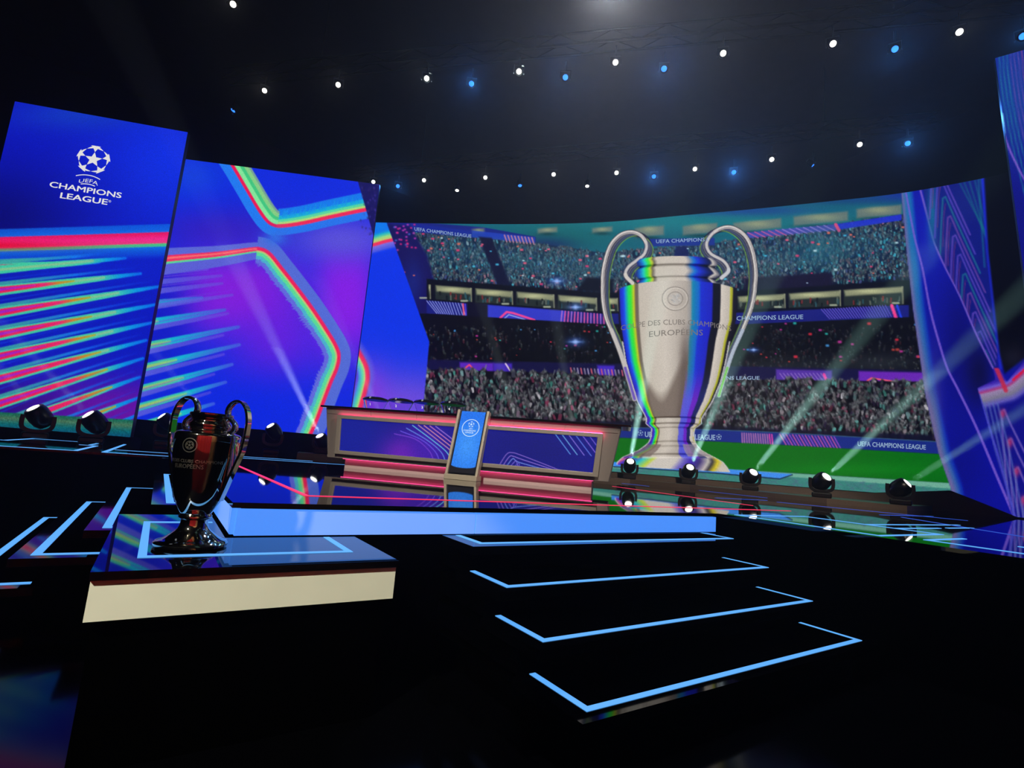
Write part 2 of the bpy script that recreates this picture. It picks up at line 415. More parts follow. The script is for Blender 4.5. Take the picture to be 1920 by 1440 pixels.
strips([[(5.75, 1.62), (4.92, 1.62), (4.92, -4.0)], [(5.68, -4.0), (5.68, 1.25)],
        [(5.93, 2.40), (8.5, 2.40)], [(5.93, 2.15), (7.04, 2.15)], [(7.28, 2.16), (8.1, 2.16)]], 0.035, 'strip_blue', 'floor_light_strip', stage, st, label='glowing blue floor strip')
strips([[(7.2, 1.3), (8.9, 3.15)], [(8.85, 3.4), (10.8, 3.4)], [(9.23, 5.18), (10.6, 2.9)], [(7.95, 5.5), (9.5, 5.5)], [(11.0, 8.1), (11.0, 6.4)], [(9.9, 9.6), (10.0, 8.8)]],
       0.04, 'strip_dim_blue', 'floor_light_strip', stage, st, label='dim blue floor strip')
strips([[(-5.0, 8.76), (-0.84, 8.76), (-0.84, 11.5), (-1.1, 11.5)], [(-5.0, 11.2), (-1.95, 11.2), (-1.95, 13.4), (-1.0, 13.4), (-1.0, 11.75)],
        [(-0.60, 13.9), (-0.60, 8.80), (0.6, 8.80)], [(-0.53, 10.05), (3.0, 10.05)], [(1.2, 10.9), (2.6, 10.9)]], 0.05, 'strip_blue', 'floor_light_strip', stage, st, label='glowing blue floor strip')

# ---- the stairs before the stage
FS_Y = [2.785, 2.465, 2.116, 1.783]; FS_X = (1.70, 4.284)
stairs = thing('front_staircase', 'four black steps edged with blue light lines leading up to the desk', 'stairs', (2.99, FY, GROUND))
def fs(o): o.location = Vector(o.location) - Vector((2.99, FY, GROUND)); return o
for k in range(4):
    zb = LV[k + 2] if k < 3 else GROUND
    b_ = MB(); b_.box((FS_X[0] - .07, FS_Y[k] + .10, zb), (FS_X[1] + .07, FY + .008, LV[k + 1] - .05)); stp = fs(b_.build('step', 'void_black', stairs))
    yb = FS_Y[k - 1] + .10 if k else FY + .008
    b_ = MB(); b_.box((FS_X[0] - .09, FS_Y[k] - .075, LV[k + 1] - .05), (FS_X[1] + .09, yb, LV[k + 1])); b_.build('tread', 'tread_gloss', stp, label='glossy black tread')
    yb = FS_Y[k - 1] + .09 if k else FY - .01
    b_ = MB(); flat_path(b_, [(FS_X[1], yb), (FS_X[1], FS_Y[k]), (FS_X[0], FS_Y[k]), (FS_X[0], yb)][::-1], 0.036, LV[k + 1], LV[k + 1] + 0.003)
    b_.build('light_strip', 'strip_blue', stp, label='thin blue light line')
    b_ = MB(); b_.box((FS_X[0] + .04, FS_Y[k] + .04, LV[k + 1]), (FS_X[1] - .04, yb, LV[k + 1] + .002)); b_.build('tread_pad', 'void_black', stp, label='matt black tread pad')
SS_X = [0.115, -0.230, -0.575, -0.920]; SS_Y = (4.62, 7.75)
stairs2 = thing('side_staircase', 'four black steps with broad blue light lines left of the trophy plinth', 'stairs', (LX, 6.2, GROUND))
def ss(o): o.location = Vector(o.location) - Vector((LX, 6.2, GROUND)); return o
for k in range(4):
    zb = LV[k + 2] if k < 3 else GROUND
    b_ = MB(); b_.box((SS_X[k] + .06, SS_Y[0] - .08, zb), (LX + .008, SS_Y[1] + .08, LV[k + 1] - .05)); stp = ss(b_.build('step', 'void_black', stairs2))
    xb = SS_X[k - 1] + .06 if k else LX + .008
    b_ = MB(); b_.box((SS_X[k] - .09, SS_Y[0] - .1, LV[k + 1] - .05), (xb, SS_Y[1] + .1, LV[k + 1])); b_.build('tread', 'tread_gloss', stp, label='glossy black tread')
    xb = SS_X[k - 1] + .03 if k else LX - .01
    b_ = MB(); flat_path(b_, [(xb, SS_Y[1]), (SS_X[k], SS_Y[1]), (SS_X[k], SS_Y[0]), (xb, SS_Y[0])], 0.05, LV[k + 1], LV[k + 1] + 0.003)
    b_.build('light_strip', 'strip_blue', stp, label='broad blue light line')
    b_ = MB(); b_.box((SS_X[k] + .054, SS_Y[0] + .054, LV[k + 1]), (xb, SS_Y[1] - .054, LV[k + 1] + .002)); b_.build('tread_pad', 'void_black', stp, label='matt black tread pad')

# ---- the plinth of the small trophy
pl = thing('trophy_plinth', 'low black plinth with cream lit front and blue light line under the trophy', 'plinth', (0.45, 2.41, GROUND))
def ps(o): o.location = Vector(o.location) - Vector((0.45, 2.41, GROUND)); return o
P_OUT = [(-0.13, 2.41), (1.03, 2.41), (1.03, FY - .012), (LX - .012, FY - .012), (LX - .012, 3.98), (-0.13, 3.98)]
b_ = MB(); b_.prism(P_OUT, LV[1] - 0.03, LV[1]); ps(b_.build('top', 'deck_gloss', pl))
P_IN = [(-0.10, 2.47), (1.00, 2.47), (1.00, FY - .02), (LX - .02, FY - .02), (LX - .02, 3.95), (-0.10, 3.95)]
b_ = MB(); b_.prism(P_IN, GROUND, LV[1] - 0.03); ps(b_.build('base', 'void_black', pl))
b_ = MB(); b_.box((-0.125, 2.425, LV[1] - 0.175), (1.025, 2.468, LV[1] - 0.034)); ps(b_.build('riser_panel', 'plinth_white', pl, label='cream white front panel'))
b_ = MB(); flat_path(b_, [(LX - .03, 3.66), (0.0, 3.66), (0.0, 2.64), (0.88, 2.64), (0.88, FY - .03)], 0.032, LV[1], LV[1] + 0.003)
ps(b_.build('light_strip', 'strip_blue', pl, label='pale blue light line'))

# ================================================================ LED screens: plan
WZ = 8.2
_top = [(600, 414), (700, 417), (900, 420), (1000, 420), (1100, 418), (1182, 413), (1300, 402), (1413, 392), (1550, 378), (1690, 362), (1840, 335)]
_plan = [on_z(x, y, WZ)[:2] for x, y in _top] + [np.array([15.98, 3.2]), np.array([15.9, 2.4]), np.array([15.7, 1.8])]
def catmull(P, n_):
    P = np.asarray(P, float); Q = np.vstack([2 * P[0] - P[1], P, 2 * P[-1] - P[-2]]); out = []
    for i in range(1, len(Q) - 2):
        for t in np.linspace(0, 1, n_, endpoint=False):
            a, b0, c, d = Q[i - 1], Q[i], Q[i + 1], Q[i + 2]
            out.append(.5 * (2 * b0 + (c - a) * t + (2 * a - 5 * b0 + 4 * c - d) * t * t + (3 * b0 - a - 3 * c + d) * t ** 3))
    out.append(P[-1]); return np.array(out)
WALL = catmull(_plan, 40)
_len = np.concatenate([[0], np.cumsum(np.linalg.norm(np.diff(WALL, axis=0), axis=1))])
def wall_xy(s): return np.stack([np.interp(s, _len, WALL[:, 0]), np.interp(s, _len, WALL[:, 1])], -1)
def wall_bottom(xy):
    px, _ = project(np.concatenate([xy, np.full(xy.shape[:-1] + (1,), EYE)], -1))
    return np.interp(px, [600, 1300, 1640, 1782, 1905], [0.27, 0.27, 0.30, 0.50, 0.03])
def on_wall(px, py, off=0.03):
    r = ray(px, py); a = WALL[:-1]; d = WALL[1:] - WALL[:-1]
    det = -r[0] * d[:, 1] + d[:, 0] * r[1]; det = np.where(np.abs(det) < 1e-9, 1e-9, det)
    t = (-a[:, 0] * d[:, 1] + d[:, 0] * a[:, 1]) / det; u = (r[0] * a[:, 1] - r[1] * a[:, 0]) / det
    ok = (t > 0) & (u >= -1e-6) & (u <= 1 + 1e-6); best = t[ok].min()
    k = 1 - off / np.linalg.norm(r * best); return CAM + r * best * k

# ---- back tier along the wall
tin = [at_depth(x, 864 + .0836 * (x - 960), d)[:2] for x, d in ((560, 13.2), (700, 13.8), (860, 14.6), (1040, 15.0), (1182, 14.9), (1294, 13.8), (1413, 12.4), (1550, 11.0), (1700, 10.3))]
wl = [wall_xy(np.array(s)) for s in np.linspace(0.3, _len[-1] * .86, 24)]
tier = thing('back_tier', 'low dark brown tier running along the foot of the curved screen', 'platform', (8.5, 11.0, 0))
b_ = MB(); b_.prism([(p[0] - 8.5, p[1] - 11.0) for p in tin] + [(p[0] + .25 - 8.5, p[1] + .25 - 11.0) for p in wl[::-1]], 0.0, 0.1); b_.build('tier_deck', 'tier_grey', tier)
# ================================================================ pictures on the screens
rnd = np.random.RandomState(7)
RED, PINK, GRN, LGRN, CYAN, VIO = (238, 30, 80), (240, 80, 150), (60, 205, 140), (130, 232, 160), (20, 130, 240), (96, 104, 214)
def smooth_path(P, n_=10): return catmull(P, n_)

# ---- picture 1: the tall left panel with the emblem
A1 = Art(-160, 170, 380, 850)
yy = A1.Y; xx = A1.X
A1.a[:] = (12, 24, 190)
A1.soft(330, 300, 160, 140, (16, 48, 226), 1.0); A1.soft(-20, 420, 170, 110, (6, 8, 110), .9); A1.soft(150, 215, 130, 30, (20, 60, 190), .8)
A1.soft(120, 640, 300, 60, (8, 26, 190), .9); A1.soft(200, 770, 220, 60, (110, 16, 160), .95); A1.soft(10, 760, 110, 40, (40, 10, 120), .8)
A1.soft(120, 500, 240, 40, (10, 36, 205), .7)
A1.band([(-160, 456), (0, 456), (140, 452), (330, 446)], [(-27, (10, 60, 215), 0), (-26, (10, 96, 222), .8), (-12, (20, 110, 230), .9), (-11, (225, 20, 90), 1), (0, (240, 40, 140), 1), (9, (230, 60, 130), 1), (10, (70, 200, 130), 1), (15, (60, 190, 150), 1), (16, (10, 110, 225), 1), (30, (10, 90, 220), .6), (40, (10, 60, 215), 0)])
A1.soft(-30, 460, 170, 9, (225, 10, 50), .9)
for (y0, x1, y1, wd, q) in ((499, 185, 492, 16, .28), (503, 235, 484, 13, .0), (542, 264, 513, 17, .42), (584, 300, 537, 18, .45), (625, 292, 571, 18, .47), (666, 285, 605, 18, .5), (708, 274, 638, 18, .55), (754, 268, 672, 18, .6), (800, 262, 707, 18, .64), (842, 262, 745, 18, .66), (884, 258, 778, 17, .66)):
    dx = 160; sl = (y1 - y0) / x1; p0 = (-dx, y0 - sl * dx + 4); L = x1 + dx
    t = lambda x: (x + dx) / L
    A1.streak((p0[0], p0[1] - 13), (x1 - 10, y1 - 11), 8, [(0, (60, 170, 160)), (t(40), (60, 170, 160)), (t(150), (20, 120, 230)), (1, (12, 60, 220), .2)], .85, 3)
    A1.streak((p0[0], p0[1] - 22), (x1 - 70, y1 - 12), 3, [(0, (20, 90, 220)), (1, (12, 60, 220), .2)], .7, 2)
    A1.streak(p0, (x1, y1), wd + 7, [(0, (50, 190, 160)), (t(x1 * .55), (70, 205, 160)), (t(x1 * .72), (70, 200, 170)), (t(x1 * .86), (10, 150, 225)), (1, (10, 100, 230))], 1, 5)
    A1.streak((p0[0] + 60, p0[1] + sl * 60), (x1 * .74, y0 + sl * x1 * .74), 5, [(0, (150, 200, 130)), (1, (140, 190, 150))], .8, 4)
    if q: 
        A1.streak(p0, (x1 * q * 1.25, y0 + sl * x1 * q * 1.25), wd + 1, [(0, (225, 16, 60)), (.7, (232, 30, 90)), (.82, (232, 40, 110)), (.9, (200, 130, 40)), (1, (170, 170, 40))], 1, 3)
        A1.streak(p0, (x1 * q * .6, y0 + sl * x1 * q * .6), wd * .55, [(0, (70, 40, 220)), (1, (190, 30, 190))], .9, 2)
m_ = np.clip((A1.Y - (772 + A1.X * .058)) / 1.5, 0, 1)
g_ = np.clip((A1.Y - (772 + A1.X * .058)) / 38, 0, 1)
teal = np.stack([np.interp(g_, [0, .3, .6, 1], [8, 70, 10, 6]), np.interp(g_, [0, .3, .6, 1], [96, 112, 96, 70]), np.interp(g_, [0, .3, .6, 1], [78, 84, 104, 116])], -1)
teal *= (0.75 + .5 * rnd.rand(*A1.X.shape))[..., None]
A1.a += (teal - A1.a) * m_[..., None]

# ---- picture 2: the second panel with the crossing light trails
A2 = Art(200, 280, 740, 850)
A2.a[:] = (14, 42, 222)
A2.soft(420, 430, 150, 45, (52, 30, 190), .9); A2.soft(440, 550, 140, 80, (132, 30, 220), 1.0, 3); A2.soft(520, 640, 100, 90, (110, 30, 222), .8)
A2.soft(650, 560, 60, 120, (132, 30, 228), 1.0, 3); A2.soft(640, 450, 100, 40, (92, 84, 218), .9); A2.soft(470, 770, 200, 60, (10, 40, 226), .9)
A2.soft(300, 600, 60, 110, (14, 26, 196), .9); A2.soft(360, 330, 60, 40, (16, 70, 220), .7)
for i, (y0, sl, L, hot) in enumerate(((512, -.06, 90, 0), (532, -.10, 120, 0), (550, -.12, 125, 0), (565, -.12, 120, .2), (580, -.15, 150, 0), (602, -.17, 170, .35), (622, -.19, 150, 0), (648, -.21, 205, .5), (668, -.22, 150, 0), (690, -.24, 215, .6), (712, -.25, 160, 0), (732, -.27, 210, .75), (752, -.28, 150, 0), (768, -.29, 205, .85), (790, -.30, 150, 0), (806, -.30, 190, .9), (842, -.31, 190, .9), (874, -.31, 200, .9))):
    x0 = 352 - (y0 - 248) * .2 - 30
    if hot:
        A2.streak((x0, y0 + 8), (x0 + L, y0 + 8 + sl * L), 15, [(0, (30, 190, 190)), (hot * .6, (70, 205, 160)), (hot * .8, (20, 190, 210)), (1, (70, 100, 222), .8)], .95, 6)
        A2.streak((x0, y0 + 8), (x0 + L * hot * .75, y0 + 8 + sl * L * hot * .75), 7, [(0, (200, 180, 70)), (1, (130, 210, 130))], .85, 4)
    else:
        A2.streak((x0, y0), (x0 + L + 30, y0 + sl * (L + 30)), 11, [(0, (92, 100, 220)), (1, (104, 84, 220), .6)], .95, 5)
        A2.streak((x0, y0 - 9), (x0 + L + 40, y0 - 9 + sl * (L + 40)), 2.4, [(0, (110, 90, 220)), (1, (110, 60, 220), .2)], .8, 2)
def steps(*q):
    """hard colour steps: (edge, rgb) pairs; the colour holds up to the edge"""
    out = [(q[0][0] - .6, q[1][1] or (60, 60, 220), 0)]; last = q[0][0]
    for e_, c_ in q[1:]:
        al = 0 if c_ is None else 1; c_ = (60, 60, 220) if c_ is None else c_
        out += [(last + .6, c_, al), (e_ - .6, c_, al)]; last = e_
    return out + [(last + .6, c_, 0)]
up = smooth_path([(410, 270), (437, 312), (462, 354), (484, 391), (500, 413), (513, 422), (530, 424), (571, 418), (620, 407), (678, 395), (750, 381)])
lo_ = smooth_path([(200, 495), (306, 484), (400, 476), (460, 468), (486, 467), (505, 476), (528, 504), (554, 537), (586, 580), (615, 624), (630, 650), (635, 668), (631, 690), (620, 716), (607, 750), (593, 788), (578, 822)])
A2.band(up[48:], steps((-34, 0), (-33, None), (-20, (20, 120, 236)), (-13, (24, 176, 214)), (-8, (90, 216, 160)), (-4, (180, 220, 120)), (3, (240, 40, 88)), (17, (40, 116, 236)), (18, None)), 1)
A2.band(up[:56], steps((-28, 0), (-24, (120, 160, 150)), (-17, (136, 206, 132)), (-11, (66, 200, 128)), (-3, (134, 232, 156)), (3, (236, 22, 84)), (20, (34, 122, 240)), (21, None)), 1)
for k in range(34):
    t_ = up[60 + int(k * 1.35)] if 60 + int(k * 1.35) < len(up) else up[-1]
    A2.stroke([(t_[0], t_[1] - 18), (t_[0] + 3, t_[1] - 20 - rnd.uniform(2, 12))], 4, (20, 150, 230), .85, 2, 1)
A2.band(smooth_path([(190, 497), (306, 485), (400, 477), (440, 472), (476, 467), (490, 468)]), steps((-24, 0), (-7, (92, 104, 214)), (-3, (238, 40, 92)), (2, (250, 110, 110)), (8, (240, 50, 96)), (13, (92, 216, 150)), (38, (92, 96, 214)), (39, None)), 1, taper=.5)
A2.band(lo_[38:], steps((-23, 0), (-4, (84, 108, 214)), (-2, (220, 40, 110)), (3, (240, 34, 86)), (6, (190, 200, 120)), (12, (92, 222, 150)), (18, (76, 180, 205)), (26, (98, 106, 220)), (27, None)), 1, 9, 3)
A2.soft(516, 446, 22, 16, (50, 112, 226), .9)
A2.poly([(668, 330), (760, 330), (760, 600), (703, 452), (690, 405)], (22, 16, 92), 1)            # the stadium beyond the blue sheet
for _ in range(60):
    x, y = rnd.uniform(676, 720), rnd.uniform(345, 440); A2.soft(x, y, 1.6, 2.2, rnd.choice([60, 110, 180]) * np.array([.5, .4, 1]), .5)

# ---- picture 3: the curved wall: stadium, giant cup, light trails at both ends
AW = Art(560, 300, 2000, 1010)
AW.a[:] = (8, 10, 30)
def crowd(poly_y, x0, x1, n_, size, pal, bg, seed, arms=.4, skin=(120, 124, 128)):
    """small figures, torso, head and raised arms, between two sloping lines, the rear rows first"""
    r = np.random.RandomState(seed); (yt, yb) = poly_y
    xs = np.arange(x0, x1, 12.0); AW.poly([(x, yt(x)) for x in xs] + [(x, yb(x)) for x in xs[::-1]], bg, 1, 3)
    T = np.sort(r.rand(n_))
    for t in T:
        x = r.uniform(x0, x1); y = yt(x) + (yb(x) - yt(x)) * t; s_ = size * r.uniform(.75, 1.2)
        c = np.array(pal[r.randint(len(pal))], float) * r.uniform(.45, 1.2)
        AW.stroke([(x + s_ * .18, y + s_ * .9), (x + s_ * .1, y + s_ * .1)], s_ * 1.15, np.array(bg) * .7, .75, 2.0)
        AW.stroke([(x, y + s_ * .55), (x + r.uniform(-.3, .3) * s_, y - s_ * .1)], s_ * r.uniform(.45, .75), c, .95, 1.0)
        AW.soft(x, y - s_ * .45, s_ * .24, s_ * .27, np.array(skin) * r.uniform(.3, .95), .8)
        if r.rand() < arms:
            dx = r.choice([-1, 1]) * r.uniform(.3, .7) * s_; AW.stroke([(x + dx * .5, y - s_ * .05), (x + dx, y - s_ * r.uniform(.6, 1.1))], s_ * .2, np.array(skin) * r.uniform(.4, 1.1), .85, .9)
PU = [(70, 136, 146), (92, 150, 156), (46, 84, 128), (140, 150, 158), (150, 96, 110), (24, 40, 82), (56, 160, 182), (70, 112, 122), (60, 70, 120)]
PL = [(96, 128, 130), (128, 118, 124), (52, 52, 66), (132, 50, 80), (56, 122, 112), (170, 166, 172), (30, 22, 44), (104, 84, 100), (84, 150, 144), (60, 40, 66)]
L = lambda *p: (lambda x: np.interp(x, [q[0] for q in p], [q[1] for q in p]))
# roof zone
AW.poly([(700, 400), (2000, 300), (2000, 470), (1130, 500), (1000, 470), (700, 470)], (14, 92, 112), 1)
AW.soft(1250, 410, 330, 26, (16, 120, 128), .9); AW.soft(1060, 450, 90, 30, (10, 100, 100), .9); AW.soft(1400, 395, 130, 10, (20, 60, 140), .8); AW.soft(1580, 375, 130, 9, (16, 60, 120), .8); AW.soft(1690, 365, 60, 12, (20, 40, 150), .8)
AW.poly([(725, 412), (905, 426), (1005, 444), (1005, 470), (740, 470)], (22, 30, 128), 1)
AW.soft(1020, 462, 60, 16, (14, 24, 84), .9)
for x0, y0, x1 in ((885, 426, 908), (1008, 425, 1045), (1110, 424, 1148), (1190, 424, 1245), (1280, 420, 1345), (1375, 414, 1465), (1488, 402, 1590), (1606, 388, 1690)):
    wv = 9 if x0 > 1180 else 5
    AW.poly([(x0, y0 + 4), (x1, y0 + 4 - (x1 - x0) * .1), (x1, y0 + 4 + wv * 2 - (x1 - x0) * .1), (x0, y0 + 4 + wv * 2)], (112, 118, 108), .85, 5)
    AW.soft((x0 + x1) / 2, y0 + 6, (x1 - x0) * .3, wv * .7, (150, 158, 120), .8)
    AW.soft((x0 + x1) / 2, y0 + 4 + wv * 2, (x1 - x0) * .4, 3, (10, 50, 50), .8)
# upper stand
crowd((L((700, 425), (1000, 455), (1130, 474), (1330, 458), (1440, 440), (1720, 398)), L((700, 520), (990, 536), (1130, 548), (1440, 542), (1720, 520))), 715, 1712, 5200, 5.6, PU, (14, 24, 56), 11)
AW.poly([(770, 418), (885, 433), (885, 446), (770, 434)], (20, 34, 150), .9, 2); AW.poly([(885, 432), (1003, 445), (1003, 456), (885, 445)], (30, 60, 190), .85, 2)
for k in range(9): AW.stroke([(946 + k * 6.4, 441 + k * .6), (950 + k * 6.4, 453 + k * .6)], 2.6, (214, 130, 150), .9)
AW.poly([(1215, 448), (1340, 446), (1340, 460), (1215, 462)], (22, 34, 140), .9, 2)
AW.poly([(1400, 436), (1570, 420), (1570, 431), (1400, 447)], (74, 66, 180), .85, 2); AW.poly([(1570, 420), (1690, 402), (1690, 413), (1570, 431)], (30, 44, 210), .9, 2)
for k in range(12): AW.stroke([(1402 + k * 13, 436 - k * 1.2), (1422 + k * 13, 446 - k * 1.2)], 2, (170, 130, 220) if k > 4 else (226, 90, 140), .8)
AW.stroke([(1567, 421), (1573, 432)], 6, (236, 70, 120))
AW.soft(1540, 465, 40, 40, (40, 120, 136), .45)
for cx_, cy_ in ((840, 470), (980, 490), (1110, 500), (1320, 490), (1480, 480), (1620, 460)): AW.soft(cx_, cy_, 90, 34, (30, 104, 132), .33)
AW.poly([(898, 444), (922, 446), (958, 536), (932, 532)], (14, 14, 46), .92, 4); AW.poly([(1268, 462), (1290, 462), (1292, 486), (1262, 484)], (14, 20, 80), .9, 3)
AW.poly([(1100, 520), (1150, 524), (1150, 548), (1080, 546)], (8, 10, 26), .95, 6); AW.poly([(1395, 522), (1560, 510), (1562, 540), (1395, 556)], (18, 10, 40), .92, 6)
AW.poly([(716, 418), (770, 424), (800, 478), (815, 530), (835, 605), (810, 650), (716, 540)], (20, 14, 88), .95, 6)
AW.soft(775, 530, 18, 40, (26, 50, 150), .5)
for _ in range(110):
    x = rnd.uniform(738, 1700); y = rnd.uniform(np.interp(x, [738, 1000, 1130, 1440, 1700], [430, 462, 480, 452, 412]), 540); s_ = rnd.uniform(1.0, 2.2)
    AW.soft(x, y, s_ * 1.6, s_, [(226, 60, 110), (236, 90, 120), (70, 190, 226), (190, 226, 236), (226, 110, 90)][rnd.randint(5)], .85, 4)
for _ in range(30):
    x = rnd.uniform(738, 780); y = rnd.uniform(420, 470); AW.soft(x, y, 2.2, 1.8, [(226, 40, 120), (70, 110, 210), (200, 60, 180)][rnd.randint(3)], .9)
# box row
yt = L((800, 531), (1130, 557), (1400, 553), (1700, 534)); yb = L((800, 562), (1130, 586), (1400, 582), (1700, 572))
xs = np.arange(800, 1712, 8.)
AW.poly([(x, yt(x) - 8) for x in xs] + [(x, yb(x) + 4) for x in xs[::-1]], (8, 8, 20), 1, 3)
for x0, x1 in ((803, 808), (816, 885), (891, 962), (968, 1040), (1046, 1120), (1126, 1160), (1383, 1473), (1479, 1577), (1582, 1694)):
    AW.poly([(x0, yt(x0) + 2), (x1, yt(x1) + 2), (x1, yb(x1) - 2), (x0, yb(x0) - 2)], (34, 42, 40), 1, 1.5)
    AW.poly([(x0 + 1, yt(x0) + 3), (x1 - 1, yt(x1) + 3), (x1 - 3, yt(x1) + 14), (x0 + 3, yt(x0) + 14)], (134, 138, 108), 1, 4)
    AW.soft((x0 * .55 + x1 * .45), yt((x0 + x1) / 2) + 8, (x1 - x0) * .28, 4, (196, 198, 150), .8)
    for _ in range(int((x1 - x0) / 5)):
        x = rnd.uniform(x0 + 3, x1 - 3); y = yb(x) - rnd.uniform(3, 12); AW.stroke([(x, y), (x + rnd.uniform(-1, 1), y - rnd.uniform(4, 8))], 3, [(10, 12, 14), (20, 40, 40), (90, 100, 90), (40, 80, 90), (120, 40, 40)][rnd.randint(5)], .9, 1.2)
    AW.stroke([(x1 - 9, yb(x1) - 4), (x1 - 20, yb(x1) - 4)], 3.5, (176, 186, 160), .8); AW.stroke([(x1 - 2, yt(x1) + 3), (x1 - 1, yb(x1) - 3)], 2.5, (170, 170, 140), .6)
# ribbon board
yt2 = L((800, 563), (1130, 588), (1400, 586), (1700, 572)); yb2 = L((800, 588), (1130, 608), (1400, 608), (1700, 595))
AW.poly([(x, yt2(x)) for x in xs] + [(x, yb2(x)) for x in xs[::-1]], (24, 28, 122), 1, 2)
AW.poly([(876, 566), (914, 572), (914, 600), (876, 600)], (12, 10, 34), 1, 3)
AW.poly([(915, yt2(915)), (1060, yt2(1060)), (1060, yb2(1060)), (915, yb2(915))], (52, 60, 206), .9, 3)
for k in range(13): AW.stroke([(800 + k * 5.4, yt2(800 + k * 5.4) + 1), (806 + k * 5.6 + max(0, 8 - k) * 1.6, yb2(806 + k * 5) - 1)], 1.6, (150, 160, 230), .9)
AW.stroke([(868, 570), (870, 590)], 3, (236, 90, 130)); AW.stroke([(872, 570), (874, 590)], 2, (90, 60, 230))
AW.stroke([(938, 596), (950, 585), (962, 587), (1002, 600)], 4, (236, 70, 150)); AW.stroke([(946, 597), (954, 590), (984, 599)], 2, (150, 170, 236))
for k in range(14): AW.stroke([(1054 + k * 6, yt2(1054) + 1 + k * .5), (1052 + k * 6.2, yb2(1054) - 1 + k * .6)], 2.6, (226, 90, 160) if k % 3 else (170, 110, 210), .95)
for k in range(24): AW.stroke([(1540 + k * 5.2, 580 - k * .35), (1556 + k * 5.0, 598 - k * .2)], 1.8, (112, 92, 206), .8)
AW.stroke([(1672, 573), (1680, 596)], 6, (236, 60, 140)); AW.stroke([(1682, 573), (1690, 596)], 4, (30, 60, 220))
# dark middle stand
xs = np.arange(700, 1760, 10.)
AW.poly([(x, yb2(x)) for x in xs] + [(x, 690) for x in xs[::-1]], (8, 7, 14), 1, 2)
crowd((L((700, 612), (1750, 612)), L((700, 690), (1750, 700))), 790, 1750, 900, 5.0, [(20, 20, 30), (30, 26, 34), (36, 40, 40), (60, 26, 34), (20, 34, 44)], (7, 6, 12), 13, .05)
AW.poly([(955, 655), (1030, 657), (1035, 685), (950, 680)], (6, 6, 10), .9, 4); AW.soft(1310, 640, 300, 30, (6, 6, 12), .5); AW.soft(1480, 690, 120, 20, (50, 62, 70), .4); AW.soft(1650, 680, 80, 20, (60, 70, 74), .4)
for _ in range(70):
    x = rnd.uniform(800, 1740); y = rnd.uniform(605, 680); s_ = rnd.uniform(.9, 2.0) * (1.6 if x > 1480 else 1)
    AW.soft(x, y, s_ * 1.3, s_ * .9, [(210, 40, 60), (70, 150, 220), (40, 180, 170), (190, 50, 150), (180, 60, 50)][rnd.randint(5)], .85, 4)
for x, y, q in ((1044, 527, 1.), (1079, 576, 1.1), (1079, 641, 1.2), (1046, 718, 1.1), (1413, 656, .7)):
    AW.soft(x, y, 9 * q, 1.6 * q, (190, 226, 255), .95); AW.soft(x, y, 3.5 * q, 4 * q, (236, 246, 255), 1); AW.soft(x, y, 16 * q, 8 * q, (60, 110, 226), .5)
# lower ribbon and lower stand
AW.poly([(x, 674 + (x - 800) * .022) for x in xs] + [(x, 706 + (x - 800) * .02) for x in xs[::-1]], (18, 14, 62), .95, 3)
for x0, x1, c in ((862, 925, (96, 40, 200)), (925, 960, (70, 40, 190)), (1120, 1152, (70, 40, 200)), (1455, 1560, (88, 50, 170)), (1610, 1736, (112, 40, 190))):
    AW.poly([(x0, 678 + (x0 - 800) * .022), (x1, 678 + (x1 - 800) * .022), (x1, 700 + (x1 - 800) * .02), (x0, 700 + (x0 - 800) * .02)], c, .9, 4)
AW.stroke([(872, 690), (880, 684), (886, 690)], 3, (236, 70, 120)); AW.stroke([(948, 682), (956, 694)], 3, (210, 190, 220))
for k in range(16): AW.stroke([(1070 + k * 6.4, 690 + k * .3), (1073 + k * 6.4, 706 + k * .3)], 2.6, [(226, 100, 110), (150, 140, 160), (170, 160, 190)][k % 3], .8)
for k in range(12): AW.stroke([(1462 + k * 7, 700), (1476 + k * 7, 718)], 2, (150, 120, 200), .7)
AW.stroke([(1545, 702), (1552, 718)], 5, (226, 50, 160)); AW.stroke([(1626, 714), (1634, 709), (1680, 716)], 3, (236, 90, 110))
crowd((L((700, 690), (1000, 698), (1180, 706), (1420, 712), (1760, 716)), L((700, 790), (1180, 794), (1400, 806), (1760, 822))), 785, 1770, 2300, 9.6, PL, (10, 8, 16), 17)
AW.poly([(x, np.interp(x, [700, 1180, 1400, 1760], [784, 790, 802, 816])) for x in xs] + [(x, np.interp(x, [700, 1180, 1400, 1760], [800, 804, 812, 830])) for x in xs[::-1]], (14, 12, 36), .9, 5)
# perimeter board, pitch, apron
yt3 = L((700, 795), (1165, 801), (1340, 806), (1460, 811), (1770, 829)); yb3 = L((700, 812), (1165, 821), (1340, 828), (1460, 834), (1770, 852))
xs = np.arange(700, 1800, 10.)
AW.poly([(x, yt3(x)) for x in xs] + [(x, yb3(x)) for x in xs[::-1]], (22, 40, 128), 1, 2)
AW.stroke([(x, yt3(x)) for x in xs], 2, (60, 100, 130), .7)
for k in range(14): AW.stroke([(1391 + k * 4.3, 812 + k * .2), (1392 + k * 4.4, 833 + k * .2)], 2.4, (176, 110, 170) if k < 12 else (236, 70, 170), .95)
for k in range(18): AW.stroke([(1462 + k * 6, 814 + k * .3), (1474 + k * 6, 834 + k * .4)], 2.2, (150, 70, 200) if k % 2 else (206, 80, 160), .9)
AW.poly([(x, yb3(x)) for x in xs] + [(x, np.interp(x, [700, 1180, 1368, 1480, 1780], [850, 872, 880, 886, 906])) for x in xs[::-1]], (6, 104, 14), 1, 2)
AW.soft(1600, 880, 160, 12, (14, 128, 24), .6)
ye = L((700, 850), (1180, 872), (1368, 880), (1480, 887), (1780, 906))
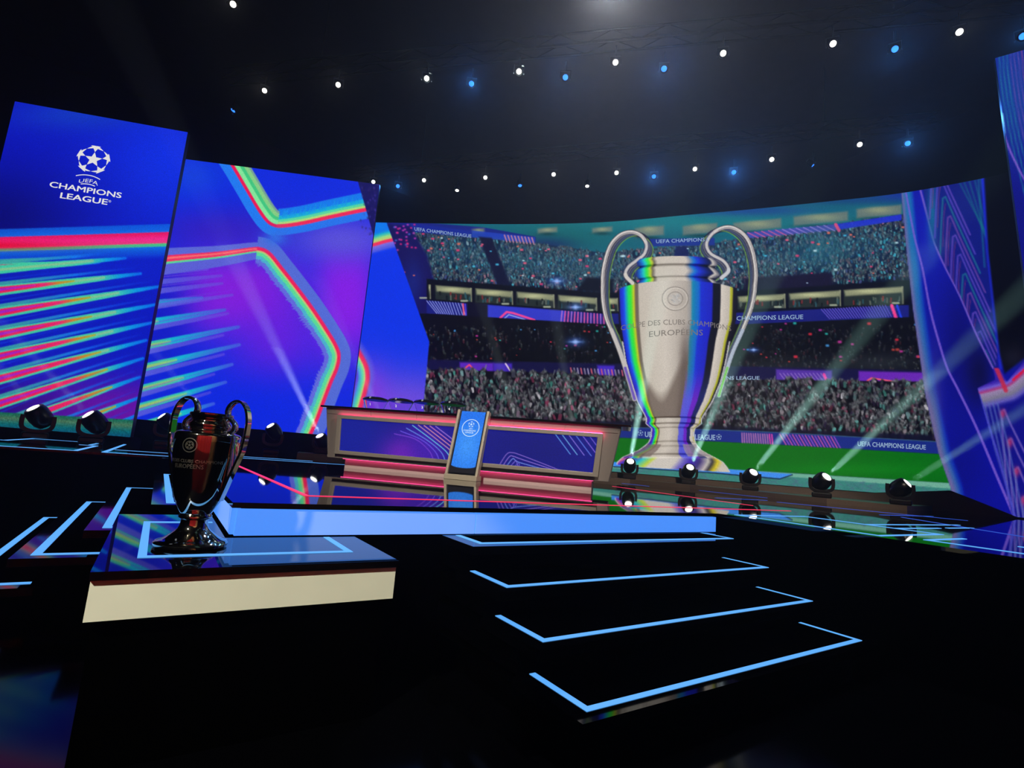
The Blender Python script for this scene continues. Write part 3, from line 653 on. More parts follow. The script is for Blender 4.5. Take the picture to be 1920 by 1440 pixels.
AW.poly([(x, ye(x)) for x in xs] + [(x, ye(x) + 80) for x in xs[::-1]], (58, 132, 122), 1, 2)
AW.poly([(x, ye(x)) for x in xs] + [(x, ye(x) + 7 + max(0, x - 1480) * .01) for x in xs[::-1]], (110, 172, 150), 1, 2)
for _ in range(500):
    x = rnd.uniform(1150, 1790); AW.stroke([(x, ye(x) + rnd.uniform(8, 40)), (x + rnd.uniform(6, 26), ye(x) + rnd.uniform(8, 40))], 1.5, (50, 112, 110) if rnd.rand() < .6 else (84, 96, 130), .4)
AW.poly([(1150, 866), (1368, 880), (1486, 889), (1462, 897), (1340, 886), (1150, 874)], (64, 140, 236), 1, 1.5); AW.stroke([(1150, 875), (1340, 887), (1462, 898), (1486, 890)], 2, (12, 30, 70))
# the blue sheet at the left end
AW.poly([(560, 400), (725, 405), (725, 418), (762, 520), (805, 641), (795, 745), (790, 860), (560, 860)], (12, 52, 232), 1, 1.5)
def inside(pts):
    t = Art.__new__(Art); t.__dict__ = dict(AW.__dict__); t.a = np.zeros_like(AW.a); t.poly(pts, (1, 1, 1), 1, 1.5); return t.a[..., 0]
sheet = inside([(560, 400), (725, 405), (725, 418), (762, 520), (805, 641), (795, 745), (790, 860), (560, 860)])
keep = AW.a.copy()
AW.soft(760, 760, 130, 70, (110, 76, 220), 1.0); AW.soft(690, 740, 40, 60, (140, 60, 222), .8); AW.soft(712, 425, 40, 26, (10, 130, 236), .9)
AW.band(smooth_path([(640, 474), (700, 460), (725, 453), (760, 446)]), [(-24, (10, 130, 236), 0), (-16, (30, 180, 200), 1), (-10, (150, 220, 130), 1), (-5, (200, 200, 110), 1), (-3, (240, 50, 90), 1), (1, (240, 50, 100), 1), (3, (130, 110, 220), 1), (12, (80, 90, 226), .9), (18, (12, 52, 232), 0)])
AW.band(smooth_path([(650, 632), (668, 655), (684, 684), (688, 706), (684, 730), (672, 772), (664, 800)]), [(-18, (120, 90, 220), 0), (-8, (100, 100, 222), .8), (-3, (236, 40, 90), 1), (2, (240, 60, 100), 1), (4, (190, 210, 120), 1), (8, (90, 220, 160), 1), (14, (60, 170, 220), .9), (20, (120, 90, 220), 0)])
AW.a = keep + (AW.a - keep) * sheet[..., None]
# the right end: light trails and chevrons
zone = [(1676, 300), (1690, 362), (1700, 470), (1712, 580), (1735, 740), (1760, 850), (1783, 916), (1783, 1010), (2000, 1010), (2000, 300)]
ez = L((300, 1676), (362, 1690), (470, 1700), (580, 1712), (740, 1735), (850, 1760), (916, 1783), (1010, 1800))
AW.poly(zone, (10, 14, 150), 1, 1.5); zm = inside(zone); keep = AW.a.copy()
AW.soft(1745, 420, 40, 120, (12, 20, 176), 1); AW.soft(1800, 640, 40, 110, (8, 8, 110), .9); AW.soft(1800, 880, 50, 80, (8, 10, 130), .9); AW.soft(1836, 700, 26, 60, (6, 6, 60), .9)
ys = np.arange(300, 1010, 14.)
AW.band([(ez(y) , y) for y in ys][::-1], [(-2, (120, 110, 150), 1), (4, (112, 108, 156), 1), (12, (60, 110, 170), .9), (20, (14, 70, 190), .6), (26, (10, 20, 170), 0)], .9)
AW.stroke([(ez(y) + 12, y) for y in ys if y < 720][::-1], 15, (12, 112, 172), .85, 9, fade=[(0, 0), (.5, .7), (1, 1)])
AW.soft(1752, 800, 14, 120, (110, 100, 140), .5)
AW.stroke(smooth_path([(1698, 358), (1706, 400), (1716, 450), (1730, 505), (1744, 580), (1760, 640), (1776, 690), (1796, 730), (1830, 800), (1868, 890), (1900, 965)]), 3.2, (116, 86, 200), .9, 1.5, 5)
AW.stroke(smooth_path([(1724, 350), (1740, 410), (1752, 455), (1772, 500), (1800, 555), (1830, 625), (1862, 690)]), 3.6, (120, 90, 196), .9, 2)
cone = [(1727, 340), (1741, 410), (1753, 455), (1773, 500), (1801, 555), (1832, 625), (1866, 694), (1872, 650), (1862, 560), (1850, 470), (1841, 330)]
AW.poly(cone, (12, 22, 120), .9, 2); AW.soft(1748, 400, 10, 70, (20, 110, 150), .8)
keep2 = AW.a.copy()
for k in range(15):
    ax, ay = 1752 + k * 9.4 - 3, 300 + k * 36
    cc = [(108, 74, 186), (96, 72, 190), (30, 120, 140), (120, 70, 160)][k % 4]
    AW.stroke([(ax - 6 + k * .4, ay + 110), (ax - 3, ay + 50), (ax, ay), (ax + 5, ay - 3), (ax + 22, ay + 36), (ax + 70, ay + 140)], 3.0, cc, .75, 2.5)
    AW.stroke([(ax - 1 + k * .4, ay + 90), (ax + 2, ay + 30), (ax + 5, ay + 10)], 1.6, (150, 50, 110), .6, 2)
for k in range(7): AW.stroke([(1790 + k * 12, 325 + k * 2), (1850 + k * 8, 440 + k * 30)], 3, (16, 110, 130), .6, 3)
AW.a = keep2 + (AW.a - keep2) * inside(cone)[..., None]
AW.stroke([(1842, 330), (1852, 470), (1863, 570), (1872, 650), (1876, 690)], 5, (26, 40, 210), .9, 4); AW.stroke([(1834, 330), (1846, 500)], 3, (16, 120, 140), .6, 3)
AW.poly([(1844, 300), (1853, 470), (1864, 570), (1874, 660), (1884, 700), (1920, 672), (2000, 640), (2000, 300)], (3, 3, 10), 1, 5)
AW.soft(1900, 670, 24, 20, (40, 40, 60), .4)
fan = [(1833, 728), (1866, 712), (1862, 690), (1874, 690), (1888, 716), (1925, 672), (2000, 640), (2000, 1010), (1910, 1010), (1902, 980)]
AW.poly(fan, (14, 14, 130), 1, 2); fm = inside(fan); keep2 = AW.a.copy()
AW.band(smooth_path([(1826, 742), (1850, 736), (1880, 728), (1896, 722), (1930, 694), (2000, 640)]), [(-16, (100, 50, 200), .4), (-8, (116, 96, 210), .9), (-2, (176, 60, 120), .9), (2, (150, 130, 170), 1), (14, (120, 116, 140), 1), (24, (110, 100, 190), .8), (34, (14, 14, 130), 0)])
AW.stroke([(1868, 690), (1886, 732)], 8, (190, 40, 70), .9, 3)
for k in range(10): AW.stroke([(1900 + k * 7, 712 - k * 6), (1906 + k * 7, 706 - k * 6)], 5, (210, 20, 60), .9, 2)
for k in range(12):
    ax, ay = 1878 + k * 13, 772 + k * 54
    AW.stroke([(ax + 16, ay + 200), (ax + 3, ay + 60), (ax, ay), (ax + 5, ay - 4), (ax + 18, ay + 26), (ax + 60, ay + 110)], 3.4, (112, 92, 180), .85, 2.5)
    AW.soft(ax + 2, ay + 4, 6, 9, (180, 50, 100), .8)
for k in range(4): AW.stroke([(1846 + k * 8, 756), (1862 + k * 9, 830), (1896 + k * 9, 985)], 3, (90, 110, 180), .7, 3)
AW.stroke([(1836, 740), (1870, 850), (1906, 980)], 4, (70, 70, 190), .9, 2)
AW.a = keep2 + (AW.a - keep2) * fm[..., None]
AW.a = keep + (AW.a - keep) * zm[..., None]

# ---- the giant cup shown on the wall
yk = [526, 550, 600, 640, 677, 702, 719, 752, 760, 784, 788, 794, 798, 803, 812, 822, 830, 836, 844, 851, 857, 866, 876, 885]
lk = [1158, 1158, 1160, 1166, 1172, 1179, 1184, 1194, 1198, 1211, 1211, 1210, 1214, 1221, 1220, 1219, 1215, 1208, 1197, 1180, 1167, 1157, 1154, 1158]
rk = [1382, 1382, 1380, 1369, 1362, 1356, 1351, 1337, 1332, 1317, 1316, 1316, 1312, 1304, 1302, 1303, 1305, 1309, 1316, 1328, 1340, 1356, 1364, 1369]
def cup_zone(x0, x1, y0, y1): return AW.win(x0, y0, x1, y1)
BT = [0, .012, .02, .05, .062, .09, .11, .135, .15, .168, .18, .40, .58, .61, .63, .68, .70, .79, .805, .86, .868, .94, .945, .962, .97, 1.0]
BC = [(20, 16, 26), (20, 16, 26), (26, 36, 190), (30, 70, 225), (20, 130, 220), (30, 225, 90), (60, 225, 50), (200, 200, 30), (110, 96, 80), (112, 100, 88), (196, 186, 172), (206, 196, 184), (176, 166, 156), (150, 150, 150), (20, 130, 170), (16, 100, 200), (24, 44, 205), (26, 30, 190), (10, 10, 24), (14, 12, 22), (212, 202, 190), (190, 180, 168), (190, 190, 40), (150, 150, 40), (24, 18, 30), (20, 16, 26)]
def cup_body():
    w_ = AW.win(1150, 522, 1386, 890); X, Y = AW.X[w_], AW.Y[w_]
    l_ = np.interp(Y, yk, lk); r_ = np.interp(Y, yk, rk); t = (X - l_) / np.maximum(1, r_ - l_)
    sag = 16 * (1 - np.clip(((X - 1270) / 112) ** 2, 0, 1)); top = 548 - 22 * np.sqrt(np.clip(1 - ((X - 1270) / 113) ** 2, 0, 1))
    m_ = np.clip(t * (r_ - l_) + .5, 0, 1) * np.clip((1 - t) * (r_ - l_) + .5, 0, 1) * np.clip((Y - top) + .5, 0, 1)
    bot = np.interp(X, [1150, 1157, 1170, 1200, 1240, 1290, 1330, 1355, 1368], [868, 871, 873.5, 876, 878.5, 881, 883.5, 885, 885.5]); m_ *= np.clip(bot - Y + .5, 0, 1)
    wob = np.where(Y > 780, .012 * np.sin((Y - 780) * .25) + .035 * np.clip((Y - 780) / 60, 0, 1), 0)
    tt = np.clip(t - wob, 0, 1)
    rgb = np.stack([np.interp(tt, BT, [c[i] for c in BC]) for i in range(3)], -1)
    # the lower middle of the body mirrors a dark floor; blue turns violet
    dk = np.clip((Y - (690 + 42 * np.cos((tt - .32) * 9))) / 26, 0, 1) * ((tt > .17) & (tt < .62)) * (Y < 783)
    rgb = rgb + (np.array([112, 98, 88]) - rgb) * (dk * .85)[..., None]
    sh = np.clip((Y - 600) / 60, 0, 1) * np.exp(-((tt - .585) / .05) ** 2) * (Y < 783); rgb = rgb + (np.array([96, 82, 76]) - rgb) * (sh * .7)[..., None]
    vi = np.clip((Y - 690) / 60, 0, 1) * ((tt > .6) & (tt < .72)); rgb = rgb + (np.array([92, 84, 215]) - rgb) * (vi * .9)[..., None]
    vi = np.clip((Y - 690) / 60, 0, 1) * ((tt > .72) & (tt < .79)); rgb = rgb + (np.array([112, 30, 190]) - rgb) * (vi * .9)[..., None]
    vi = np.clip((Y - 690) / 50, 0, 1) * ((tt > .79) & (tt < .87)); rgb = rgb + (np.array([24, 36, 110]) - rgb) * (vi * .8)[..., None]
    vi = np.clip((Y - 700) / 50, 0, 1) * (tt < .06); rgb = rgb + (np.array([70, 30, 180]) - rgb) * (vi * .8)[..., None]
    # rings of the foot
    for y0, wd, dv in ((784, 1.3, -70), (795, 1.4, -80), (803, 1.2, -50), (829, 1.6, -50), (838, 1.4, -40), (853, 1.6, -70), (860, 1.4, 40)):
        yy_ = Y + 5 * np.sqrt(np.clip(1 - (2 * t - 1) ** 2, 0, 1)) - 3; g__ = np.exp(-((yy_ - y0) / wd) ** 2) * ((t > .1) & (t < .95)); rgb = rgb + dv * g__[..., None]
    fx = (Y > 848); 
    base = fx * np.clip((Y - 848) / 6, 0, 1)
    ft = [0, .06, .10, .2, .3, .34, .55, .62, .7, .78, .86, .9, .95, 1]; fc = [(226, 110, 140), (70, 40, 190), (60, 40, 190), (40, 190, 200), (190, 210, 60), (206, 198, 188), (206, 198, 188), (110, 100, 190), (60, 30, 170), (60, 50, 110), (200, 192, 180), (60, 56, 60), (210, 190, 30), (200, 190, 176)]
    fr = np.stack([np.interp(np.clip(t + .006 * (Y - 866), 0, 1), ft, [c[i] for c in fc]) for i in range(3)], -1)
    flank = ((Y > 833) & (Y <= 856) & ((t < .3) | (t > .72))); fl = np.where((t < .3)[..., None], np.array([120, 104, 98]), np.array([150, 140, 150]))
    rgb = np.where(flank[..., None], rgb * .25 + fl * .75, rgb)
    rgb = rgb + (fr - rgb) * (np.clip((Y - 856) / 5, 0, 1) * .95)[..., None]
    rgb += 3 * np.sin(Y * 2.1)[..., None]
    edge = np.minimum(t, 1 - t) * (r_ - l_); rgb = np.where(((edge < 2.2) & (Y > 640))[..., None], (200, 196, 200), rgb)
    AW.a[w_] += (rgb - AW.a[w_]) * m_[..., None]
def cup_neck():
    w_ = AW.win(1180, 474, 1356, 552); X, Y = AW.X[w_], AW.Y[w_]
    cx = 1270; arch = 12 * np.sqrt(np.clip(1 - ((X - cx) / 84) ** 2, 0, 1))
    yy_ = Y + arch
    hw = np.interp(yy_, [492, 496, 503, 508, 512, 520, 527, 531, 536, 545, 556], [70, 76, 75, 70, 76, 80, 74, 69, 74, 78, 110])
    t = (X - (cx - hw)) / (2 * hw); m_ = np.clip(t * 2 * hw + .5, 0, 1) * np.clip((1 - t) * 2 * hw + .5, 0, 1) * np.clip(yy_ - 491.5, 0, 1) * np.clip(553 - yy_, 0, 1)
    tt = np.clip(t + .012 * np.sin(yy_ * .36), 0, 1)
    T = [0, .05, .09, .13, .17, .2, .24, .6, .64, .7, .76, .9, .93, 1]; Cc = [(30, 40, 120), (20, 110, 200), (30, 200, 190), (60, 225, 60), (190, 205, 40), (110, 100, 84), (200, 190, 176), (204, 194, 182), (150, 150, 160), (20, 110, 200), (22, 44, 200), (14, 18, 60), (206, 198, 188), (60, 60, 80)]
    rgb = np.stack([np.interp(tt, T, [c[i] for c in Cc]) for i in range(3)], -1)
    for y0, dv in ((507, -70), (509, -40), (530, -60), (546, -60)): rgb = rgb + dv * np.exp(-((yy_ - y0) / 1.6) ** 2)[..., None]
    AW.a[w_] += (rgb - AW.a[w_]) * m_[..., None]
HL = smooth_path([(1190, 748), (1176, 702), (1164, 664), (1150, 628), (1137, 597), (1131, 565), (1130, 535), (1132, 503), (1143, 464), (1161, 442), (1182, 435), (1201, 441), (1212, 458), (1208, 476), (1194, 488), (1178, 501), (1173, 516), (1186, 531)])
HR = smooth_path([(1348, 742), (1360, 702), (1374, 660), (1394, 615), (1411, 569), (1417, 516), (1412, 475), (1400, 446), (1381, 430), (1361, 426), (1338, 436), (1325, 456), (1332, 475), (1357, 490), (1366, 507), (1353, 521)])
def handle(P, inner):
    q = np.array(inner)
    AW.stroke(P + q, 10, (22, 20, 44), .95); AW.stroke(P + q * 1.25, 4, (70, 84, 112), .8); AW.stroke(P + q * 1.75, 1.8, (140, 190, 60), .7)
    AW.stroke(P + q * .75, 2, (150, 146, 150), .7)
    AW.stroke(P, 8.4, (34, 30, 40), 1); AW.stroke(P, 6.4, (200, 192, 186), 1); AW.stroke(P + np.array([1.0, 1.0]), 1.8, (118, 112, 120), .7); AW.stroke(P - np.array([1.2, 1.2]), 1.4, (230, 226, 220), .8)
    AW.stroke(P[-50:], 8.4, (60, 64, 96), .8); AW.stroke(P[-54:], 5, (204, 198, 194), .95)
handle(HL, (7, 4)); handle(HR, (-7, 4)); cup_neck(); cup_body()
AW.stroke(HL[:34], 9, (196, 190, 186), .9, 1.5, 8); AW.stroke(HL[:14], 5, (90, 60, 180), .8); AW.stroke(HR[:30], 7, (170, 180, 200), .9); AW.stroke(HR[:14], 4, (100, 200, 40), .8)
AW.stroke(HL[-12:], 7, (206, 198, 190), 1); AW.stroke(HR[-12:], 7, (196, 196, 200), 1)
for r_, c_ in ((24.5, (120, 112, 104)), (22.5, (216, 208, 198)), (14, (124, 116, 108)), (12.5, (190, 182, 174))):
    AW.stroke([(1266 + r_ * math.cos(a), 560 + r_ * .9 * math.sin(a)) for a in np.linspace(0, 2 * math.pi, 40)], 1.3, c_, .9)
for _ in range(26): AW.soft(1266 + rnd.uniform(-8, 8), 560 + rnd.uniform(-8, 8), 2, 1.6, (rnd.uniform(120, 220),) * 3, .6)

# ---- picture 4: the sliver of the near right panel
AR = Art(1840, 80, 2100, 1000)
AR.a[:] = (12, 16, 140)
AR.soft(1900, 180, 60, 120, (20, 70, 150), .8); AR.soft(1900, 460, 60, 160, (12, 12, 120), .8)
for k in range(7): AR.stroke(smooth_path([(1872 + k * 7, 80), (1878 + k * 7.4, 160), (1896 + k * 8, 260), (1930 + k * 9, 400)]), 2.2, [(30, 110, 150), (90, 70, 160), (130, 60, 130)][min(2, k // 3)], .8, 2)
AR.stroke(smooth_path([(1876, 225), (1886, 262), (1902, 300), (1930, 350), (1990, 420)]), 3.4, (130, 90, 200), .9, 2)
AR.stroke([(1878, 214), (1882, 248)], 5, (150, 226, 255), 1, 2)  # glint of a lamp at the panel edge, painted into the picture
# ================================================================ LED screens as objects
def fan_mesh(name, pts3, faces, mat, parent, label=None):
    me = bpy.data.meshes.new(name); me.from_pydata([tuple(map(float, p)) for p in pts3], [], faces); me.materials.append(MAT[mat])
    o = bpy.data.objects.new(name, me); col.objects.link(o); o.parent = parent
    if parent is not None: o.location = -Vector(parent.location)
    if label: o['label'] = label
    return o
def flat_panel(name, label, p_left, p_right, z0, z1, art, nu, nv, casing=0.14, base=None, group=None, skew=0.0):
    a, c = np.array(p_left[:2]), np.array(p_right[:2]); u = (c - a) / np.linalg.norm(c - a); nb = np.array([-u[1], u[0]])
    root = thing(name, label, 'screen', (a[0], a[1], 0.0 if base is None else base), 0, group); sh = Vector(root.location)
    s = np.linspace(0, 1, nu)[None, :, None]; tv = np.linspace(0, 1, nv)[:, None, None]; xy = (a + u * skew * tv) * (1 - s) + c * s; zz = z1 + (z0 - z1) * tv
    P = np.concatenate([np.broadcast_to(xy, (nv, nu, 2)), np.broadcast_to(zz, (nv, nu, 1))], -1).copy()
    px, py = project(P); rgb = art.sample(px, py)
    o = led_surface('screen', P, rgb, root); o.location = -sh
    b_ = MB(); q = nb * .006; r = nb * casing
    a_ = a + u * skew; V3 = lambda p, z: (p[0], p[1], z)
    b_.add([V3(a_ + q, z0), V3(c + q, z0), V3(c + r, z0), V3(a_ + r, z0), V3(a + q, z1), V3(c + q, z1), V3(c + r, z1), V3(a + r, z1)], [(0, 3, 2, 1), (4, 5, 6, 7), (0, 1, 5, 4), (1, 2, 6, 5), (2, 3, 7, 6), (3, 0, 4, 7)]); o = b_.build('casing', 'black_metal', root); o.location = -sh
    b_ = MB(); q = nb * .03; b_.prism([tuple(a_ + q), tuple(c + q), tuple(c + nb * .5), tuple(a_ + nb * .5)], root.location.z, z0); o = b_.build('base', 'studio_black', root); o.location = -sh
    return root, a, c, u, np.array([-nb[0], -nb[1], 0.0])
pA, pB = on_z(28, 190, 7.3), on_z(352, 248, 7.3)
scr1, a1, c1, u1, n1 = flat_panel('led_panel', 'tall blue LED panel at far left with white star-ball emblem', pA, pB, 0.16, 7.3, A1, 270, 420)
pA, pB = on_z(345, 298, 8.4), on_z(712, 346, 8.4); d_ = (pB - pA)[:2] / np.linalg.norm((pB - pA)[:2])
pA = pA.copy(); pA[:2] -= d_ * 1.3
scr2, a2, c2, u2, n2 = flat_panel('led_panel', 'wide blue and violet LED panel with crossing rainbow light trails', pA, pB, 0.62, 8.4, A2, 360, 400)
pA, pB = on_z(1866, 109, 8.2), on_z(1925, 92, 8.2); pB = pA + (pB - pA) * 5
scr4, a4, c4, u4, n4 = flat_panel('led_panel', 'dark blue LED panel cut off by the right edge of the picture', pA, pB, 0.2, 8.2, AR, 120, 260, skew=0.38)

wall = thing('curved_led_wall', 'huge curved LED wall showing a stadium and a giant silver cup', 'screen', (12.4, 9.7, 0.0)); wsh = Vector(wall.location)
SS = np.linspace(0, _len[-1], 1080); XY = wall_xy(SS); zb = wall_bottom(XY); NV = 470
tz = np.linspace(0, 1, NV)[:, None]
Pw = np.concatenate([np.broadcast_to(XY, (NV,) + XY.shape), (WZ + (zb - WZ)[None, :] * tz)[..., None]], -1).copy()
px, py = project(Pw); o = led_surface('screen', Pw, AW.sample(px, py), wall); o.location = -wsh
T_ = np.gradient(WALL, axis=0); T_ /= np.linalg.norm(T_, axis=1)[:, None]; NB = np.stack([-T_[:, 1], T_[:, 0]], -1)
if (NB[200] @ WALL[200]) < 0: NB = -NB
idx = list(range(0, len(WALL), 10)) + [len(WALL) - 1]
zbw = wall_bottom(WALL)
def wall_ribbon(name, z_lo, z_hi, o0, o1, mat):
    b_ = MB(); n_ = len(idx)
    for i in idx:
        for off in (o0, o1):
            p = WALL[i] + NB[i] * off; b_.v += [(p[0], p[1], z_lo[i]), (p[0], p[1], z_hi[i])]
    for k in range(n_ - 1):
        A = 4 * k; B = A + 4
        b_.f += [(A, B, B + 1, A + 1), (A + 2, A + 3, B + 3, B + 2), (A + 1, B + 1, B + 3, A + 3), (A, A + 2, B + 2, B)]
    e = 4 * (n_ - 1); b_.f += [(0, 1, 3, 2), (e, e + 2, e + 3, e + 1)]
    o = b_.build(name, mat, wall); o.location = -wsh; return o
full = np.full(len(WALL), WZ)
wall_ribbon('casing', zbw, full, 0.01, 0.2, 'black_metal')
wall_ribbon('base', np.zeros(len(WALL)), zbw, 0.04, 0.5, 'tier_grey')

# ---- lettering
def text_plane(name, s, A, B, P0, nrm, parent, mat, bold=0.02, cap=None, arch=0.0, label=None):
    v, f = text_geometry(s, bold); x0, x1 = v[:, 0].min(), v[:, 0].max()
    Q0 = on_plane(*A, P0 + nrm * .006, nrm); Q1 = on_plane(*B, P0 + nrm * .006, nrm); k = np.linalg.norm(Q1 - Q0) / (x1 - x0)
    t = (v[:, 0] - x0) / (x1 - x0); P = Q0 + (Q1 - Q0) * t[:, None]; P[:, 2] += (v[:, 1] * k if cap is None else v[:, 1] / .72 * cap) - arch * (2 * t - 1) ** 2
    return fan_mesh(name, P, f, mat, parent, label)
def text_wall(name, s, A, B, h, mat, bold=0.015, arch=0.0, off=0.04, label=None):
    v, f = text_geometry(s, bold, res=2); x0, x1 = v[:, 0].min(), v[:, 0].max(); t = (v[:, 0] - x0) / (x1 - x0)
    pxs = A[0] + (B[0] - A[0]) * t; pys = A[1] + (B[1] - A[1]) * t - v[:, 1] / .72 * h + arch * (2 * t - 1) ** 2
    return fan_mesh(name, [on_wall(x, y, off) for x, y in zip(pxs, pys)], f, mat, wall, label)
def ring_geometry(r0, r1, a0=0.0, a1=2 * math.pi, n_=48):
    v = []; f = []
    for i in range(n_ + 1):
        a = a0 + (a1 - a0) * i / n_
        v += [(r0 * math.cos(a), r0 * math.sin(a)), (r1 * math.cos(a), r1 * math.sin(a))]
    f = [(2 * i, 2 * i + 2, 2 * i + 3, 2 * i + 1) for i in range(n_)]
    return np.array(v), f
P1 = np.array([a1[0], a1[1], 0.0]); U1 = np.array([u1[0], u1[1], 0.0]); UZ = np.array([0, 0, 1.0])
bc = on_plane(175, 299, P1 + n1 * .006, n1); rr = np.linalg.norm(on_plane(206.5, 304, P1, n1) - on_plane(143.5, 294, P1, n1)) / 2
v, f = star_ball(); fan_mesh('star_ball_emblem', bc + U1 * v[:, :1] * rr + UZ * v[:, 1:] * rr, f, 'print_white', scr1, 'white ball made of stars')
text_plane('lettering', 'CHAMPIONS', (92, 350), (227, 371.5), P1, n1, scr1, 'print_white', .016, rr * .39, label='white word CHAMPIONS')
text_plane('lettering', 'LEAGUE', (112, 371), (201, 384), P1, n1, scr1, 'print_white', .018, rr * .40, label='white word LEAGUE')
text_plane('lettering', '\u00ae', (203, 379), (208, 380), P1, n1, scr1, 'print_white', 0, rr * .16)
text_plane('lettering', 'UEFA', (148, 339.5), (184, 344.8), P1, n1, scr1, 'print_white', .006, rr * .26, arch=rr * .14, label='small white word UEFA')
for cpx, r_, half in (((166, 328.5), 1.55, .48), ((165, 345.2), 1.25, .34)):
    c_ = on_plane(*cpx, P1 + n1 * .006, n1) - UZ * rr * r_
    v, f = ring_geometry(rr * r_ - rr * .028, rr * r_ + rr * .028, math.pi / 2 - half, math.pi / 2 + half, 16)
    fan_mesh('emblem_arc', c_ + U1 * v[:, :1] + UZ * v[:, 1:], f, 'print_white', scr1)
text_wall('lettering', 'UEFA CHAMPIONS LEAGUE', (777, 432), (884, 446), 6.5, 'print_dim', .01, label='small stadium banner lettering')
text_wall('lettering', 'UEFA CHAMPIONS L', (1230, 456), (1330, 452), 7, 'print_dim', .01, label='small stadium banner lettering')
text_wall('lettering', 'CHAMPIONS LEAGUE', (1381, 601), (1506, 598), 8.5, 'print_dim', .012, label='stadium ribbon lettering')
text_wall('lettering', 'NS LEAGUE', (1362, 712), (1424, 712), 7, 'print_dim', .01)
text_wall('lettering', 'UE', (1209, 819), (1222, 819.5), 10, 'print_dim', .03)
text_wall('lettering', 'LEAGUE', (1303, 824), (1341, 825), 10, 'print_dim', .03)
text_wall('lettering', 'UEFA CHAMPIONS LEAGUE', (1608, 836), (1736, 843), 9, 'print_dim', .02, label='perimeter board lettering')
text_wall('cup_lettering', 'COUPE DES CLUBS CHAMPIONS', (1164, 608), (1371, 609), 10, 'engraved_picture', .005, arch=12, label='engraved line on the pictured cup')
text_wall('cup_lettering', 'EUROP\u00c9ENS', (1217, 630), (1318, 627), 11, 'engraved_picture', .005, arch=2, label='engraved word on the pictured cup')
v, f = star_ball()
for c_ in ((1201, 812), (1348, 819.5)):
    fan_mesh('star_ball_emblem', [on_wall(c_[0] + x * 5, c_[1] - y * 5.5, .04) for x, y in v], f, 'print_dim', wall)

# ================================================================ the draw desk
DX, DY = 3.923, 7.149; DR = math.radians(-46)
desk = thing('draw_desk', 'long grey stone desk with glowing screen front and pink light seams', 'desk', (DX, DY, 0), DR)
b_ = MB(); b_.extrude([(-2.22, -.14, .15), (2.22, -.14, .15), (2.36, -.14, .945), (-2.36, -.14, .945)], (0, .64, 0)); b_.build('body', 'stone_grey', desk, bevel=.006)
e = np.linspace(-1, 1, 7)
for i in range(6):
    x0, x1 = e[i], e[i + 1]
    b_ = MB(); b_.extrude([(x0 * 2.32 + .003, -.142, .85), (x1 * 2.32 - .003, -.142, .85), (x1 * 2.345 - .003, -.142, .94), (x0 * 2.345 + .003, -.142, .94)], (0, -.006, 0)); b_.build('fascia_panel', 'stone_grey', desk)
    b_ = MB(); b_.extrude([(x0 * 2.22 + .003, -.142, .155), (x1 * 2.22 - .003, -.142, .155), (x1 * 2.225 - .003, -.142, .195), (x0 * 2.225 + .003, -.142, .195)], (0, -.013, 0)); b_.build('fascia_panel', 'stone_grey', desk)
b_ = MB(); b_.box((-2.43, -.2, .945), (2.5, .62, .975)); b_.build('worktop', 'desk_top_black', desk, bevel=.006, label='thin black worktop')
b_ = MB(); b_.box((-1.98, 0, 0), (1.98, .45, .15)); b_.build('kick_plinth', 'kick_beige', desk)
def ring_frame(b_, o_, i_, y0, y1):
    P = [(x, z) for x, z in o_]; Q = [(x, z) for x, z in i_]
    vs_ = [(x, y0, z) for x, z in P] + [(x, y0, z) for x, z in Q] + [(x, y1, z) for x, z in P] + [(x, y1, z) for x, z in Q]; fs_ = []
    for k in range(4):
        j = (k + 1) % 4; fs_ += [(k, j, 4 + j, 4 + k), (8 + k, 12 + k, 12 + j, 8 + j), (k, 8 + k, 8 + j, j), (4 + k, 4 + j, 12 + j, 12 + k)]
    b_.add(vs_, fs_)
b_ = MB(); ring_frame(b_, [(-2.065, .215), (2.075, .205), (2.115, .825), (-2.1, .835)], [(-1.985, .275), (1.995, .265), (2.035, .765), (-2.02, .775)], -.192, -.226); b_.build('screen_frame', 'frame_grey', desk, bevel=.008)
AD = Art(-2.1, 0, 2.1, 1, 260)          # desk picture in metres, y = height above the deck turned downwards
X, Z = AD.X, 1 - AD.Y
AD.a[:] = (20, 22, 132)
AD.soft(-.9, 1 - .30, .5, .3, (120, 30, 180), 1); AD.soft(-.55, 1 - .45, .35, .35, (64, 26, 170), .9); AD.soft(-1.8, .5, .6, .5, (18, 30, 150), .9); AD.soft(1.2, .5, .8, .4, (16, 18, 116), .8)
for k in range(8):
    s_ = k * .095; c_ = [(110, 60, 200), (100, 80, 220), (96, 130, 226), (100, 190, 226), (190, 140, 170), (210, 140, 160), (196, 120, 180), (150, 110, 210), (130, 100, 210)][min(k, 8)]
    x0 = -1.15 + s_; AD.stroke(smooth_path([(x0 + .06, .24 + max(0, .16 - k * .05)), (x0 + .42, .46), (x0 + .66, .62), (x0 + .76, .78)]), .016, c_, .9, .006)
for k in range(5):
    s_ = k * .055; AD.stroke(smooth_path([(.62 + s_, .76), (.72 + s_ * .9, .58 + s_ * .5), (.80 + s_ * .6, .545 + s_), (.95, .575 + s_), (1.35, .69 + s_ * .6), (1.55, .75 + s_ * .4)], 6), .012, [(130, 100, 200), (140, 110, 210), (110, 140, 226), (120, 100, 210), (96, 80, 200)][k], .95, .006)
for k in range(7): AD.stroke([(1.40 + k * .10, .20), (1.66 + k * .10, .50)], .014, [(90, 150, 230), (110, 170, 230), (130, 110, 215), (90, 120, 226), (130, 100, 215), (110, 90, 205), (120, 100, 215)][k], .9, .006)
